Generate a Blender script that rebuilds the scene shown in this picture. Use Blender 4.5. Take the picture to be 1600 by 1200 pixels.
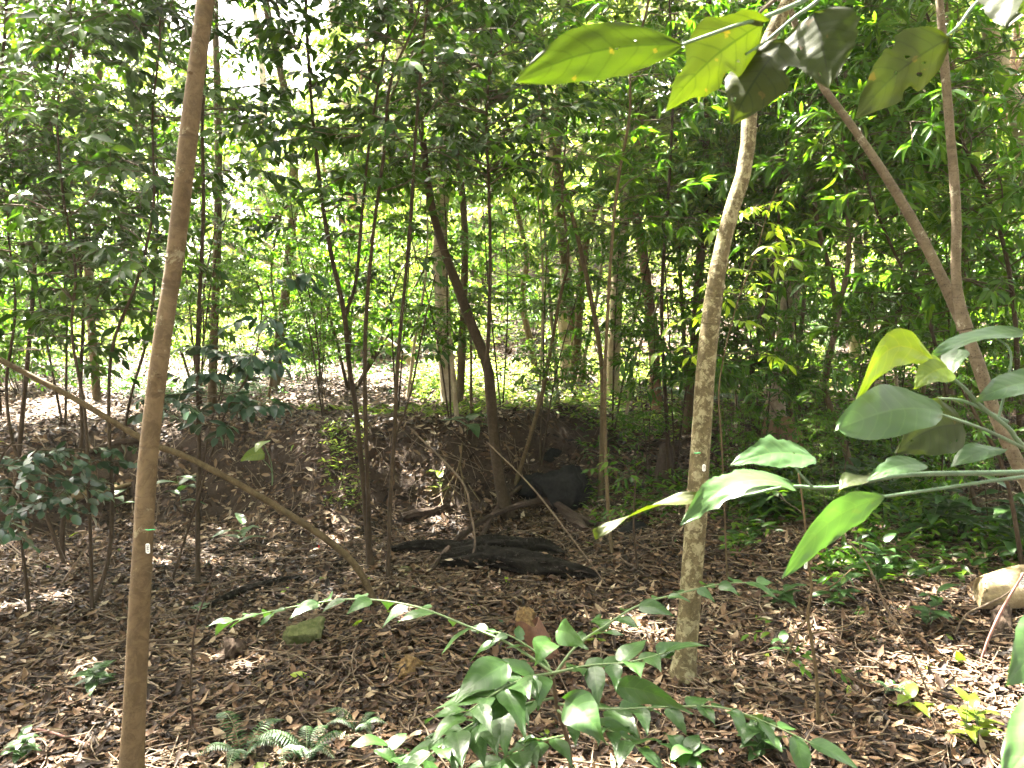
import bpy, bmesh, math, random
import numpy as np
from mathutils import Vector, Matrix, noise as mnoise

# ------------------------------------------------------------------ camera, sky, sun, exposure
for o in list(bpy.data.objects): bpy.data.objects.remove(o)
SC = bpy.context.scene
C = SC.collection
F = 1244.0
PITCH = math.radians(4.0)
CAMZ = 1.5
cd = bpy.data.cameras.new('camera'); cam = bpy.data.objects.new('camera', cd); C.objects.link(cam)
cd.sensor_width = 36; cd.lens = F/1600*36; cd.clip_end = 2000; cd.clip_start = 0.05
cd.dof.use_dof = True; cd.dof.focus_distance = 4.2; cd.dof.aperture_fstop = 13
cam.location = (0, 0, CAMZ); cam.rotation_euler = (math.radians(90)-PITCH, 0, 0)
SC.camera = cam
SUN_EL, SUN_AZ = math.radians(60), math.radians(-40)      # ahead of the camera, a little to the left
w = bpy.data.worlds.new('World'); SC.world = w; w.use_nodes = True
nt = w.node_tree; bg = nt.nodes['Background']
sky = nt.nodes.new('ShaderNodeTexSky'); sky.sky_type = 'NISHITA'; sky.sun_disc = False
sky.sun_elevation = SUN_EL; sky.sun_rotation = SUN_AZ; sky.dust_density = 6.0; sky.air_density = 0.45; sky.ozone_density = 0.2
nt.links.new(sky.outputs[0], bg.inputs[0]); bg.inputs[1].default_value = 0.055
sl = bpy.data.lights.new('sun', 'SUN'); so = bpy.data.objects.new('sun', sl); C.objects.link(so)
sl.energy = 5.0; sl.angle = math.radians(0.55); sl.color = (1, .93, .80)
sdir = Vector((math.sin(SUN_AZ)*math.cos(SUN_EL), math.cos(SUN_AZ)*math.cos(SUN_EL), math.sin(SUN_EL)))
so.rotation_euler = sdir.to_track_quat('Z', 'Y').to_euler(); so.location = (0, 0, 30)
SC.view_settings.view_transform = 'Standard'; SC.view_settings.look = 'None'
SC.view_settings.exposure = 4.95; SC.view_settings.gamma = 1
SC.cycles.max_bounces = 8; SC.cycles.diffuse_bounces = 4; SC.cycles.transmission_bounces = 4
SC.cycles.glossy_bounces = 2; SC.cycles.transparent_max_bounces = 4

# ------------------------------------------------------------------ helpers
R = np.random.default_rng(7)
cosP, sinP = math.cos(PITCH), math.sin(PITCH)
def ray(px, py):
    a = (px-800)/F; b = -(py-600)/F
    v = np.array([a, cosP+b*sinP, -sinP+b*cosP]); return v/v[1]
def V(px, py, d):
    r = ray(px, py)*d; r[2] += CAMZ; return r
def sm(t):
    t = np.clip(t, 0, 1); return t*t*(3-2*t)
def wob(x, y, f, ph=0.0):
    return (np.sin(x*f+ph)*np.cos(y*f*1.13-ph*1.7)+np.sin((x*.62+y*.81)*f*1.7+ph*2.1)*.5
            + np.sin((x*.83-y*.55)*f*2.9+ph*.7)*.25)/1.75
def hg(x, y):
    x = np.asarray(x, float); y = np.asarray(y, float)
    yb = 5.75+0.24*np.clip(x+3.3, -3, 3.6)+0.18*np.sin(x*1.9+.6)+0.07*np.sin(x*5.3)
    right = sm((x-0.1)/1.4)
    wd = 0.95+2.2*right
    yb = yb-0.25*right
    H = 0.66
    z = H*sm((y-yb)/wd)
    s = 0.10+0.20*sm((x+8)/13)
    t = y-10.5
    hill = s*np.where(t > 20, t, np.log1p(np.exp(np.clip(t, -30, 20)*1.2))/1.2)
    z = z+hill-np.where(y > 75, s*(y-75), 0)
    z = z+0.05*np.clip(x, 0, 8)*sm((y-2)/3)
    z = z+0.035*wob(x, y, 1.7, 1.0)+0.018*wob(x, y, 5.1, 2.3)+0.008*wob(x, y, 14., .4)
    z = z+0.10*wob(x, y, .45, 4.)*sm((y-8)/5)
    z = z+0.05*wob(x, y, 8.3, 5.)*sm(1-np.abs(y-yb-.4)/1.2)
    z = z-0.10*np.exp(-((y-yb+0.35)/.5)**2)*(1-right)
    return z
def G(px, py):
    r = ray(px, py); d = 1.0
    for _ in range(4000):
        p = r*d
        if p[2]+CAMZ <= hg(p[0], p[1]): break
        d += 0.01
    return r*d+np.array([0, 0, CAMZ])
def nrmz(a): return a/np.maximum(np.linalg.norm(a, axis=-1, keepdims=True), 1e-9)

class Geo:
    def __init__(s): s.v = []; s.t = []; s.m = []; s.uv = []; s.r = []; s.n = 0
    def add(s, v, t, m=0, uv=None, r=None):
        v = np.asarray(v, float).reshape(-1, 3); t = np.asarray(t, np.int64).reshape(-1, 3)
        s.v.append(v); s.t.append(t+s.n); s.m.append(np.full(len(t), m))
        s.uv.append(np.zeros((len(v), 2)) if uv is None else np.asarray(uv, float).reshape(-1, 2))
        s.r.append(np.full(len(v), .5) if r is None else np.asarray(r, float)); s.n += len(v)
    def build(s, name, mats, parent=None, origin=None):
        v = np.concatenate(s.v); t = np.concatenate(s.t); m = np.concatenate(s.m)
        uv = np.concatenate(s.uv); r = np.concatenate(s.r)
        if origin is not None: v = v-np.asarray(origin)
        me = bpy.data.meshes.new(name)
        me.vertices.add(len(v)); me.vertices.foreach_set('co', v.astype(np.float32).ravel())
        me.loops.add(len(t)*3); me.loops.foreach_set('vertex_index', t.astype(np.int32).ravel())
        me.polygons.add(len(t)); me.polygons.foreach_set('loop_start', np.arange(0, len(t)*3, 3, dtype=np.int32))
        me.polygons.foreach_set('material_index', m.astype(np.int32))
        me.polygons.foreach_set('use_smooth', np.ones(len(t), bool))
        l = me.uv_layers.new(name='UVMap'); l.data.foreach_set('uv', uv[t.ravel()].astype(np.float32).ravel())
        a = me.attributes.new('rnd', 'FLOAT', 'POINT'); a.data.foreach_set('value', r.astype(np.float32))
        for k in (mats if isinstance(mats, (list, tuple)) else [mats]): me.materials.append(k)
        me.update(calc_edges=True)
        o = bpy.data.objects.new(name, me); C.objects.link(o)
        if parent is not None: o.parent = parent
        return o
def tag(o, label=None, cat=None, group=None, kind=None):
    if label: o['label'] = label
    if cat: o['category'] = cat
    if group: o['group'] = group
    if kind: o['kind'] = kind
    return o
def thing(name, loc, label, cat, group=None, rz=0):
    o = bpy.data.objects.new(name, None); C.objects.link(o); o.empty_display_size = .1
    o.location = tuple(float(c) for c in loc); o.rotation_euler = (0, 0, rz)
    return tag(o, label, cat, group)
def copy_tree(o, parent=None):
    c = o.copy(); C.objects.link(c); c.parent = parent
    for ch in list(o.children): copy_tree(ch, c)
    return c

def catmull(P, n):
    P = np.asarray(P, float)
    if len(P) == 2: return P[0]+(P[1]-P[0])*np.linspace(0, 1, n)[:, None]
    Q = np.vstack([2*P[0]-P[1], P, 2*P[-1]-P[-2]])
    seg = np.linalg.norm(np.diff(P, axis=0), axis=1); cum = np.concatenate([[0], np.cumsum(seg)])
    out = []
    for s in np.linspace(0, cum[-1], n):
        i = min(np.searchsorted(cum, s, side='right')-1, len(P)-2); t = (s-cum[i])/max(seg[i], 1e-9)
        a, b, c, d = Q[i], Q[i+1], Q[i+2], Q[i+3]
        out.append(.5*((2*b)+(c-a)*t+(2*a-5*b+4*c-d)*t*t+(3*b-a-3*c+d)*t**3))
    return np.array(out)
def batch_tubes(P, Rd, S=5, bump=0.0, rng=None):
    P = np.asarray(P, float); Rd = np.asarray(Rd, float); N, K, _ = P.shape
    T = nrmz(np.gradient(P, axis=1)); mt = nrmz(P[:, -1]-P[:, 0]+1e-9)
    ref = np.where(np.abs(mt[:, 2:3]) > .8, np.array([[1., 0, 0]]), np.array([[0, 0, 1.]]))[:, None, :]
    n = nrmz(np.cross(T, np.broadcast_to(ref, T.shape))); b = np.cross(T, n)
    a = np.linspace(0, 2*np.pi, S, endpoint=False)
    rr = Rd[:, :, None]*np.ones(S)
    if bump:
        rr = rr*(1+bump*(rng or R).uniform(-1, 1, rr.shape))
    v = P[:, :, None, :]+rr[..., None]*(np.cos(a)[None, None, :, None]*n[:, :, None, :]+np.sin(a)[None, None, :, None]*b[:, :, None, :])
    v = v.reshape(-1, 3)
    i = np.arange(K-1)[:, None]*S; j = np.arange(S)[None, :]; j2 = (j+1) % S
    A, B_, C_, D = i+j, i+j2, i+S+j2, i+S+j
    q = np.stack([np.stack([A, B_, C_], -1), np.stack([A, C_, D], -1)], 2).reshape(-1, 3)
    t = (np.arange(N)[:, None, None]*K*S+q[None]).reshape(-1, 3)
    uv = np.stack(np.broadcast_arrays(a[None, None, :]/6.283, np.linspace(0, 1, K)[None, :, None]+np.zeros((N, 1, 1))), -1)
    return v, t, uv.reshape(-1, 2)
def add_tube(g, pts, radii, n=24, S=10, m=0, bump=0.0, caps=True, rr=.5):
    P = catmull(pts, n); rad = np.interp(np.linspace(0, 1, n), np.linspace(0, 1, len(radii)), radii)
    v, t, uv = batch_tubes(P[None], rad[None], S, bump)
    g.add(v, t, m, uv, np.full(len(v), rr))
    if caps:
        for c, base, fl in ((P[0], 0, 1), (P[-1], (n-1)*S, 0)):
            vv = np.vstack([v[base:base+S], c]); k = np.arange(S); k2 = (k+1) % S
            tt = np.stack([k2, k, np.full(S, S)], -1) if fl else np.stack([k, k2, np.full(S, S)], -1)
            g.add(vv, tt, m, None, np.full(S+1, rr))
    return P

T_MID = (np.array([[0, 0, 0], [-.40, .28, .05], [0, .28, 0], [.40, .28, .05], [-.42, .60, .02], [0, .62, -.03], [.42, .60, .02], [0, 1, -.14]]),
         np.array([[0, 2, 1], [0, 3, 2], [1, 2, 5], [1, 5, 4], [2, 3, 6], [2, 6, 5], [4, 5, 7], [5, 6, 7]]))
T_LOW = (np.array([[0, 0, 0], [-.5, .42, .06], [.5, .42, .06], [0, 1, -.08]]), np.array([[0, 3, 1], [0, 2, 3]]))
T_OVAL = (np.array([[0, 0, 0], [-.42, .2, .04], [0, .25, 0], [.42, .2, .04], [-.5, .6, .03], [0, .6, -.01], [.5, .6, .03], [-.26, .88, -.02], [.26, .88, -.02], [0, 1, -.07]]),
          np.array([[0, 2, 1], [0, 3, 2], [1, 2, 5], [1, 5, 4], [2, 3, 6], [2, 6, 5], [4, 5, 7], [5, 6, 8], [5, 8, 9], [5, 9, 7]]))
T_CURL = (np.array([[0, 0, 0], [-.38, .25, .10], [0, .25, 0], [.38, .25, .12], [-.42, .60, .16], [0, .62, .05], [.42, .60, .10], [0, 1, .16]]), T_MID[1])
def add_leaves(g, pos, dr, nm, L, W, rnd, m=0, T=T_MID, droop=0.0):
    tv, tt = T; N = len(pos)
    if not N: return
    dr = nrmz(dr); nm = nrmz(nm-dr*np.sum(nm*dr, -1, keepdims=True)); sd = np.cross(dr, nm)
    L = np.broadcast_to(L, N)[:, None, None]; W = np.broadcast_to(W, N)[:, None, None]
    z = tv[None, :, 2, None]*(1.0)-np.broadcast_to(droop, N)[:, None, None]*(tv[None, :, 1, None]**2)
    v = pos[:, None, :]+dr[:, None, :]*L*tv[None, :, 1, None]+sd[:, None, :]*W*tv[None, :, 0, None]+nm[:, None, :]*L*z
    t = (np.arange(N)[:, None, None]*len(tv)+tt[None]).reshape(-1, 3)
    uv = np.broadcast_to(np.stack([tv[:, 0]*2, tv[:, 1]], -1)[None], (N, len(tv), 2))
    g.add(v.reshape(-1, 3), t, m, uv.reshape(-1, 2), np.repeat(rnd, len(tv)))

def foliage(g, rng, stems, rad0, nb, blen, t0, lL, lW, ntw=5, nl=8, up=(.0, .7), twl=.30, style='alt', T=T_MID,
            mw=0, ml=1, taper=.45, droop=.1, azr=None, t1=1.0, twr=.0022, sag=.25):
    """side branches -> twigs -> leaves, all random but grown from the given stems (list of (K,3) polylines)"""
    stems = [np.asarray(s) for s in stems]
    si = rng.integers(0, len(stems), nb); tt = rng.uniform(t0, t1, nb)**.9
    base = np.empty((nb, 3)); 
    for i in range(nb):
        s = stems[si[i]]; f = tt[i]*(len(s)-1); k = min(int(f), len(s)-2); base[i] = s[k]+(s[k+1]-s[k])*(f-k)
    az = rng.uniform(0, 2*np.pi, nb) if azr is None else rng.uniform(azr[0], azr[1], nb)
    el = rng.uniform(up[0], up[1], nb)
    d = np.stack([np.cos(az)*np.cos(el), np.sin(az)*np.cos(el), np.sin(el)], -1)
    ln = blen*(1-taper*(tt-t0)/max(t1-t0, .01))*rng.uniform(.45, 1.15, nb)
    K = 6; s = np.linspace(0, 1, K)
    side = rng.normal(0, 1, (nb, 3)); side[:, 2] *= .5
    B = base[:, None]+d[:, None]*(ln[:, None]*s)[..., None]+side[:, None]*(ln[:, None]*.10*np.sin(s*3.0)[None])[..., None]
    B[:, :, 2] -= sag*ln[:, None]*s[None]**2*.6
    B[:, 1:-1] += rng.normal(0, .02, (nb, K-2, 3))*ln[:, None, None]
    v, t, uv = batch_tubes(B, (rad0*(.4+.6*ln/blen))[:, None]*np.linspace(1, .3, K)[None], 4); g.add(v, t, mw, uv)
    # twigs
    q = rng.uniform(.18, 1, (nb, ntw)); q[:, 0] = 1.0
    f = q*(K-1); k = np.minimum(f.astype(int), K-2); fr = (f-k)[..., None]
    ar = np.arange(nb)[:, None]
    tb = B[ar, k]*(1-fr)+B[ar, k+1]*fr; bd = nrmz(B[ar, k+1]-B[ar, k])
    lat = nrmz(np.cross(bd, np.array([0, 0, 1.]))+1e-6)*rng.choice([-1, 1], (nb, ntw, 1))
    td = nrmz(bd*rng.uniform(.4, 1., (nb, ntw, 1))+lat*rng.uniform(.2, 1.1, (nb, ntw, 1))+rng.normal(0, .22, (nb, ntw, 3)))
    td[:, 0] = nrmz(bd[:, 0])
    tl = twl*rng.uniform(.5, 1.25, (nb, ntw))*(ln/blen*.5+.5)[:, None]
    tb = tb.reshape(-1, 3); td = td.reshape(-1, 3); tl = tl.reshape(-1); M = len(tb)
    s4 = np.linspace(0, 1, 4)
    TW = tb[:, None]+td[:, None]*(tl[:, None]*s4)[..., None]; TW[:, :, 2] -= (tl[:, None]*s4**2*sag*.8)
    v, t, uv = batch_tubes(TW, np.full(M, twr)[:, None]*np.linspace(1, .5, 4)[None], 3); g.add(v, t, mw, uv)
    # leaves
    if style == 'whorl':
        qs = np.clip(1-np.abs(rng.normal(0, .16, (M, nl))), .05, 1)
    else:
        qs = np.clip(np.linspace(.12, 1, nl)[None]+rng.normal(0, .04, (M, nl)), .03, 1)
    f = qs*3; k = np.minimum(f.astype(int), 2); fr = (f-k)[..., None]; ar = np.arange(M)[:, None]
    lp = TW[ar, k]*(1-fr)+TW[ar, k+1]*fr; ax = nrmz(TW[ar, k+1]-TW[ar, k])
    lat = nrmz(np.cross(ax, np.array([0, 0, 1.]))+1e-6)
    if style == 'whorl':
        ang = rng.uniform(0, 2*np.pi, (M, nl, 1)); oth = np.cross(ax, lat)
        ld = ax*.55+(lat*np.cos(ang)+oth*np.sin(ang)*.6)*.95+np.array([0, 0, -.18])
    else:
        sg = np.where((np.arange(nl)[None]+rng.integers(0, 2, (M, 1))) % 2, 1, -1)[..., None]
        ld = ax*.65+lat*sg*.85+rng.normal(0, .25, (M, nl, 3))+np.array([0, 0, -.25])
        ld[:, -1] = ax[:, -1]+rng.normal(0, .15, (M, 3))+np.array([0, 0, -.2])
    nmv = np.array([0, 0, 1.])+rng.normal(0, .42, (M, nl, 3))
    sz = rng.uniform(.6, 1.15, (M, nl)); ok = rng.random((M, nl)) > .08
    ok = ok.reshape(-1)
    rn = np.clip(rng.normal(.5, .2, (M, nl))+rng.normal(0, .08, (M, 1)), 0, 1)
    add_leaves(g, lp.reshape(-1, 3)[ok], ld.reshape(-1, 3)[ok], nmv.reshape(-1, 3)[ok], (lL*sz).reshape(-1)[ok],
               (lW*sz*rng.uniform(.85, 1.15, (M, nl))).reshape(-1)[ok], rn.reshape(-1)[ok], ml, T,
               np.clip(rng.normal(droop, .1, ok.sum()), -.1, .5))

# ------------------------------------------------------------------ materials
def mat(name):
    m = bpy.data.materials.new(name); m.use_nodes = True; n = m.node_tree; n.nodes.clear()
    out = n.nodes.new('ShaderNodeOutputMaterial'); return m, n, out
def N_(n, typ, **kw):
    x = n.nodes.new(typ)
    for k, v in kw.items():
        if k in ('scale', 'detail', 'rough', 'dist'):
            x.inputs[{'scale': 'Scale', 'detail': 'Detail', 'rough': 'Roughness', 'dist': 'Distortion'}[k]].default_value = v
        else: setattr(x, k, v)
    return x
def ramp(n, fac, stops):
    r = n.nodes.new('ShaderNodeValToRGB'); e = r.color_ramp.elements
    while len(e) < len(stops): e.new(.5)
    for i, (p, c) in enumerate(stops): e[i].position = p; e[i].color = (*c, 1)
    n.links.new(fac, r.inputs[0]); return r.outputs[0]
def mixc(n, f, a, b, mode='MIX'):
    x = n.nodes.new('ShaderNodeMix'); x.data_type = 'RGBA'; x.blend_type = mode
    for sock, val in ((x.inputs[0], f), (x.inputs[6], a), (x.inputs[7], b)):
        if isinstance(val, bpy.types.NodeSocket): n.links.new(val, sock)
        else: sock.default_value = (*val, 1) if isinstance(val, tuple) else val
    return x.outputs[2]
def mth(n, op, a, b=None):
    x = n.nodes.new('ShaderNodeMath'); x.operation = op
    for i, val in enumerate((a, b)):
        if val is None: continue
        if isinstance(val, bpy.types.NodeSocket): n.links.new(val, x.inputs[i])
        else: x.inputs[i].default_value = val
    return x.outputs[0]
def leafmat(name, cols, trans=.45, rough=.38, spec=.5, tint=(1.45, 1.55, .5), veins=False, spots=0.0, objvar=0.1):
    m, n, out = mat(name)
    at = n.nodes.new('ShaderNodeAttribute'); at.attribute_name = 'rnd'
    oi = n.nodes.new('ShaderNodeObjectInfo')
    f = mth(n, 'ADD', at.outputs['Fac'], mth(n, 'MULTIPLY', mth(n, 'SUBTRACT', oi.outputs['Random'], .5), objvar*2))
    k = len(cols); col = ramp(n, f, [(i/(k-1), c) for i, c in enumerate(cols)])
    bs = n.nodes.new('ShaderNodeBsdfPrincipled')
    if veins:
        uv = n.nodes.new('ShaderNodeUVMap'); uv.uv_map = 'UVMap'
        sp = n.nodes.new('ShaderNodeSeparateXYZ'); n.links.new(uv.outputs[0], sp.inputs[0])
        au = mth(n, 'ABSOLUTE', sp.outputs[0])
        cu = mth(n, 'MULTIPLY', mth(n, 'POWER', au, 1.4), .16)
        t0_ = n.nodes.new('ShaderNodeTexCoord'); nz_ = N_(n, 'ShaderNodeTexNoise', scale=22, detail=3); n.links.new(t0_.outputs['Object'], nz_.inputs[0])
        ph = mth(n, 'FRACT', mth(n, 'MULTIPLY', mth(n, 'ADD', mth(n, 'SUBTRACT', sp.outputs[1], cu), mth(n, 'MULTIPLY', nz_.outputs[0], .09)), 8.0))
        dv = mth(n, 'ABSOLUTE', mth(n, 'SUBTRACT', ph, .5))
        v1 = mth(n, 'LESS_THAN', dv, .055); v2 = mth(n, 'LESS_THAN', au, .035)
        vm = mth(n, 'MAXIMUM', mth(n, 'MULTIPLY', v1, .55), v2)
        vein = mixc(n, mth(n, 'MULTIPLY', vm, .8), col, (.004, .009, .001) if name == 'big_under' else tuple(c*1.6 for c in cols[-1]))
        ge = n.nodes.new('ShaderNodeTexCoord')
        no = N_(n, 'ShaderNodeTexNoise', scale=14, detail=4); n.links.new(ge.outputs['Object'], no.inputs[0])
        vein = mixc(n, mth(n, 'MULTIPLY', no.outputs[0], .55), vein, mixc(n, .5, vein, tuple(c*1.7 for c in cols[-1])))
        if spots:
            vo = N_(n, 'ShaderNodeTexNoise', scale=60, detail=3); n.links.new(ge.outputs['Object'], vo.inputs[0])
            vein = mixc(n, mth(n, 'MULTIPLY', mth(n, 'GREATER_THAN', vo.outputs[0], .70), spots), vein, (.07, .045, .012))
        bu = n.nodes.new('ShaderNodeBump'); bu.inputs['Strength'].default_value = .12; bu.inputs['Distance'].default_value = .003
        n.links.new(mth(n, 'SUBTRACT', mth(n, 'MULTIPLY', dv, 1.0), vm), bu.inputs['Height'])
        n.links.new(bu.outputs[0], bs.inputs['Normal'])
        tr_col = mixc(n, vm, vein, mixc(n, .6, vein, (.01, .02, .0)))
        col = vein
    else: tr_col = col
    n.links.new(col, bs.inputs['Base Color']); bs.inputs['Roughness'].default_value = rough
    bs.inputs['Specular IOR Level'].default_value = spec
    tr = n.nodes.new('ShaderNodeBsdfTranslucent')
    n.links.new(mixc(n, 1.0, tr_col, tint, 'MULTIPLY'), tr.inputs[0])
    mx = n.nodes.new('ShaderNodeMixShader'); mx.inputs[0].default_value = trans
    n.links.new(bs.outputs[0], mx.inputs[1]); n.links.new(tr.outputs[0], mx.inputs[2]); n.links.new(mx.outputs[0], out.inputs[0])
    return m
def barkmat(name, c1, c2, c3=None, scale=8, stretch=.25, bump=.4, lich=.55, rough=.85, pits=0, sp=.2):
    m, n, out = mat(name)
    bs = n.nodes.new('ShaderNodeBsdfPrincipled'); bs.inputs['Roughness'].default_value = rough
    bs.inputs['Specular IOR Level'].default_value = sp
    tc = n.nodes.new('ShaderNodeTexCoord'); mp = n.nodes.new('ShaderNodeMapping'); mp.inputs['Scale'].default_value = stretch if isinstance(stretch, tuple) else (1, 1, stretch)
    n.links.new(tc.outputs['Object'], mp.inputs[0])
    a = N_(n, 'ShaderNodeTexNoise', scale=scale, detail=7, rough=.65); n.links.new(mp.outputs[0], a.inputs[0])
    b = N_(n, 'ShaderNodeTexNoise', scale=scale*8, detail=5, rough=.7); n.links.new(tc.outputs['Object'], b.inputs[0])
    col = ramp(n, a.outputs[0], [(.32, c1), (.68, c2)])
    col = mixc(n, mth(n, 'MULTIPLY', b.outputs[0], .6), col, mixc(n, 1, col, (.45, .42, .4), 'MULTIPLY'))
    if c3:
        l = N_(n, 'ShaderNodeTexNoise', scale=scale*1.6, detail=6, rough=.75, dist=.4); n.links.new(tc.outputs['Object'], l.inputs[0])
        col = mixc(n, ramp(n, l.outputs[0], [(lich, (0, 0, 0)), (lich+.05, (1, 1, 1))]), col, c3)
    bl = N_(n, 'ShaderNodeTexNoise', scale=scale*2.3, detail=5, rough=.8, dist=.8); n.links.new(tc.outputs['Object'], bl.inputs[0])
    col = mixc(n, ramp(n, bl.outputs[0], [(.42, (.75, .75, .75)), (.58, (0, 0, 0))]), col, mixc(n, 1, col, (.55, .52, .46), 'MULTIPLY'))
    h = mth(n, 'ADD', mth(n, 'MULTIPLY', a.outputs[0], .6), mth(n, 'MULTIPLY', b.outputs[0], .5))
    # horizontal rings
    mp2 = n.nodes.new('ShaderNodeMapping'); mp2.inputs['Scale'].default_value = (1.5, 1.5, 28); n.links.new(tc.outputs['Object'], mp2.inputs[0])
    rg = N_(n, 'ShaderNodeTexNoise', scale=1.2, detail=3); n.links.new(mp2.outputs[0], rg.inputs[0])
    rm = ramp(n, rg.outputs[0], [(.60, (0, 0, 0)), (.66, (1, 1, 1))])
    col = mixc(n, mth(n, 'MULTIPLY', rm, .35), col, mixc(n, 1, col, (.5, .47, .42), 'MULTIPLY'))
    h = mth(n, 'SUBTRACT', h, mth(n, 'MULTIPLY', rm, .35))
    if pits:
        vo = N_(n, 'ShaderNodeTexVoronoi', scale=pits); n.links.new(tc.outputs['Object'], vo.inputs[0])
        pm = mth(n, 'LESS_THAN', vo.outputs['Distance'], .22)
        col = mixc(n, mth(n, 'MULTIPLY', pm, .7), col, mixc(n, 1, col, (.35, .28, .25), 'MULTIPLY'))
        h = mth(n, 'ADD', h, mth(n, 'MULTIPLY', pm, .4))
    bu = n.nodes.new('ShaderNodeBump'); bu.inputs['Strength'].default_value = bump; bu.inputs['Distance'].default_value = .01
    n.links.new(h, bu.inputs['Height']); n.links.new(bu.outputs[0], bs.inputs['Normal'])
    n.links.new(col, bs.inputs['Base Color']); n.links.new(bs.outputs[0], out.inputs[0]); return m
def flatmat(name, c, rough=.6, metal=0, c2=None, sc=20):
    m, n, out = mat(name); bs = n.nodes.new('ShaderNodeBsdfPrincipled')
    bs.inputs['Roughness'].default_value = rough; bs.inputs['Specular IOR Level'].default_value = .12 if rough > .75 else .45; bs.inputs['Metallic'].default_value = metal
    if c2:
        tc = n.nodes.new('ShaderNodeTexCoord'); a = N_(n, 'ShaderNodeTexNoise', scale=sc, detail=6, rough=.7)
        n.links.new(tc.outputs['Object'], a.inputs[0]); n.links.new(ramp(n, a.outputs[0], [(.35, c), (.65, c2)]), bs.inputs['Base Color'])
        bu = n.nodes.new('ShaderNodeBump'); bu.inputs['Strength'].default_value = .6; bu.inputs['Distance'].default_value = .008
        n.links.new(a.outputs[0], bu.inputs['Height']); n.links.new(bu.outputs[0], bs.inputs['Normal'])
    else: bs.inputs['Base Color'].default_value = (*c, 1)
    n.links.new(bs.outputs[0], out.inputs[0]); return m

M = {}
M['dark_leaf'] = leafmat('dark_leaf', [(.008, .026, .003), (.017, .046, .004), (.030, .072, .006), (.058, .11, .010)], trans=.42, rough=.33, spec=.32)
M['mid_leaf'] = leafmat('mid_leaf', [(.014, .048, .004), (.032, .088, .006), (.062, .132, .009), (.115, .19, .014)], trans=.5, rough=.38, spec=.3)
M['long_leaf'] = leafmat('long_leaf', [(.018, .058, .007), (.036, .098, .009), (.065, .145, .012), (.11, .19, .016)], trans=.5, rough=.38, spec=.32)
M['bright_leaf'] = leafmat('bright_leaf', [(.07, .14, .022), (.12, .20, .035), (.19, .27, .055), (.28, .34, .08)], trans=.6, rough=.42, tint=(1.25, 1.25, .7))  # backlit brightness and paleness of the background put into the leaf colour
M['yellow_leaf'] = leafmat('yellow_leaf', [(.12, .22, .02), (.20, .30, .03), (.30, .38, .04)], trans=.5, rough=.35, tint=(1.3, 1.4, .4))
M['blue_leaf'] = leafmat('blue_leaf', [(.008, .030, .014), (.015, .046, .020), (.026, .068, .026)], trans=.2, rough=.28, spec=.7)
M['fern_leaf'] = leafmat('fern_leaf', [(.012, .04, .012), (.022, .065, .016), (.045, .10, .022)], trans=.4, rough=.5)
M['dead_leaf'] = leafmat('dead_leaf', [(.10, .06, .025), (.18, .11, .05), (.24, .16, .08)], trans=.15, rough=.6, tint=(1.3, 1, .7))
M['big_under'] = leafmat('big_under', [(.008, .018, .002), (.014, .026, .002), (.032, .034, .003)], trans=.42, rough=.5, spec=.3, tint=(1.3, 1.45, .35), veins=True, spots=.7)
M['big_top'] = leafmat('big_top', [(.014, .040, .012), (.022, .056, .016), (.036, .076, .020)], trans=.30, rough=.42, spec=.5, veins=True, spots=.15)
M['big_yellow'] = leafmat('big_yellow', [(.05, .10, .008), (.09, .15, .012), (.15, .19, .015)], trans=.45, rough=.4, tint=(1.3, 1.3, .4), veins=True, spots=.3)
M['shrub_leaf'] = leafmat('shrub_leaf', [(.012, .038, .008), (.020, .056, .012), (.034, .078, .015)], trans=.34, rough=.42, spec=.5, veins=True, spots=.1)
M['smooth_bark'] = barkmat('smooth_bark', (.095, .062, .030), (.155, .108, .058), (.20, .17, .11), scale=7, stretch=.4, bump=.55, lich=.60, rough=.75)
M['lichen_bark'] = barkmat('lichen_bark', (.095, .075, .035), (.17, .14, .072), (.25, .225, .13), scale=14, stretch=.9, bump=.9, lich=.50)
M['red_bark'] = barkmat('red_bark', (.115, .088, .055), (.185, .148, .098), (.27, .25, .18), scale=8, stretch=.5, bump=.5, lich=.60, pits=70)
M['thin_bark'] = barkmat('thin_bark', (.035, .024, .014), (.08, .056, .033), (.15, .125, .08), scale=16, bump=.3, lich=.66)
M['tan_bark'] = barkmat('tan_bark', (.075, .054, .026), (.15, .11, .058), (.20, .17, .11), scale=16, bump=.3, lich=.66)
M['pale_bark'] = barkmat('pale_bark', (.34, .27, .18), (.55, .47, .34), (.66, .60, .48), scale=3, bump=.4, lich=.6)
M['taro_leaf'] = leafmat('taro_leaf', [(.035, .10, .012), (.06, .14, .016), (.09, .17, .02)], trans=.4, rough=.4, veins=True)
M['brown_bark'] = barkmat('brown_bark', (.18, .10, .06), (.32, .20, .12), (.40, .34, .25), scale=4, bump=.5, lich=.64)
M['twig'] = flatmat('twig', (.055, .042, .028), .8, c2=(.10, .075, .05), sc=30)
M['green_stem'] = flatmat('green_stem', (.07, .12, .04), .5, c2=(.11, .15, .06), sc=30)
M['bluegreen_stem'] = flatmat('bluegreen_stem', (.055, .10, .05), .5, c2=(.09, .15, .08), sc=30)
M['charcoal'] = barkmat('charcoal', (.0025, .0023, .002), (.030, .027, .022), (.10, .09, .075), scale=26, stretch=(.14, 1, 1), bump=1.0, lich=.60, sp=.05)
M['dark_wood'] = barkmat('dark_wood', (.035, .022, .015), (.08, .055, .038), (.14, .11, .08), scale=14, bump=.8, lich=.68)
M['root'] = flatmat('root', (.08, .058, .03), .8, c2=(.17, .13, .07), sc=20)
M['stick'] = flatmat('stick', (.06, .04, .022), .75, c2=(.17, .12, .075), sc=25)
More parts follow.
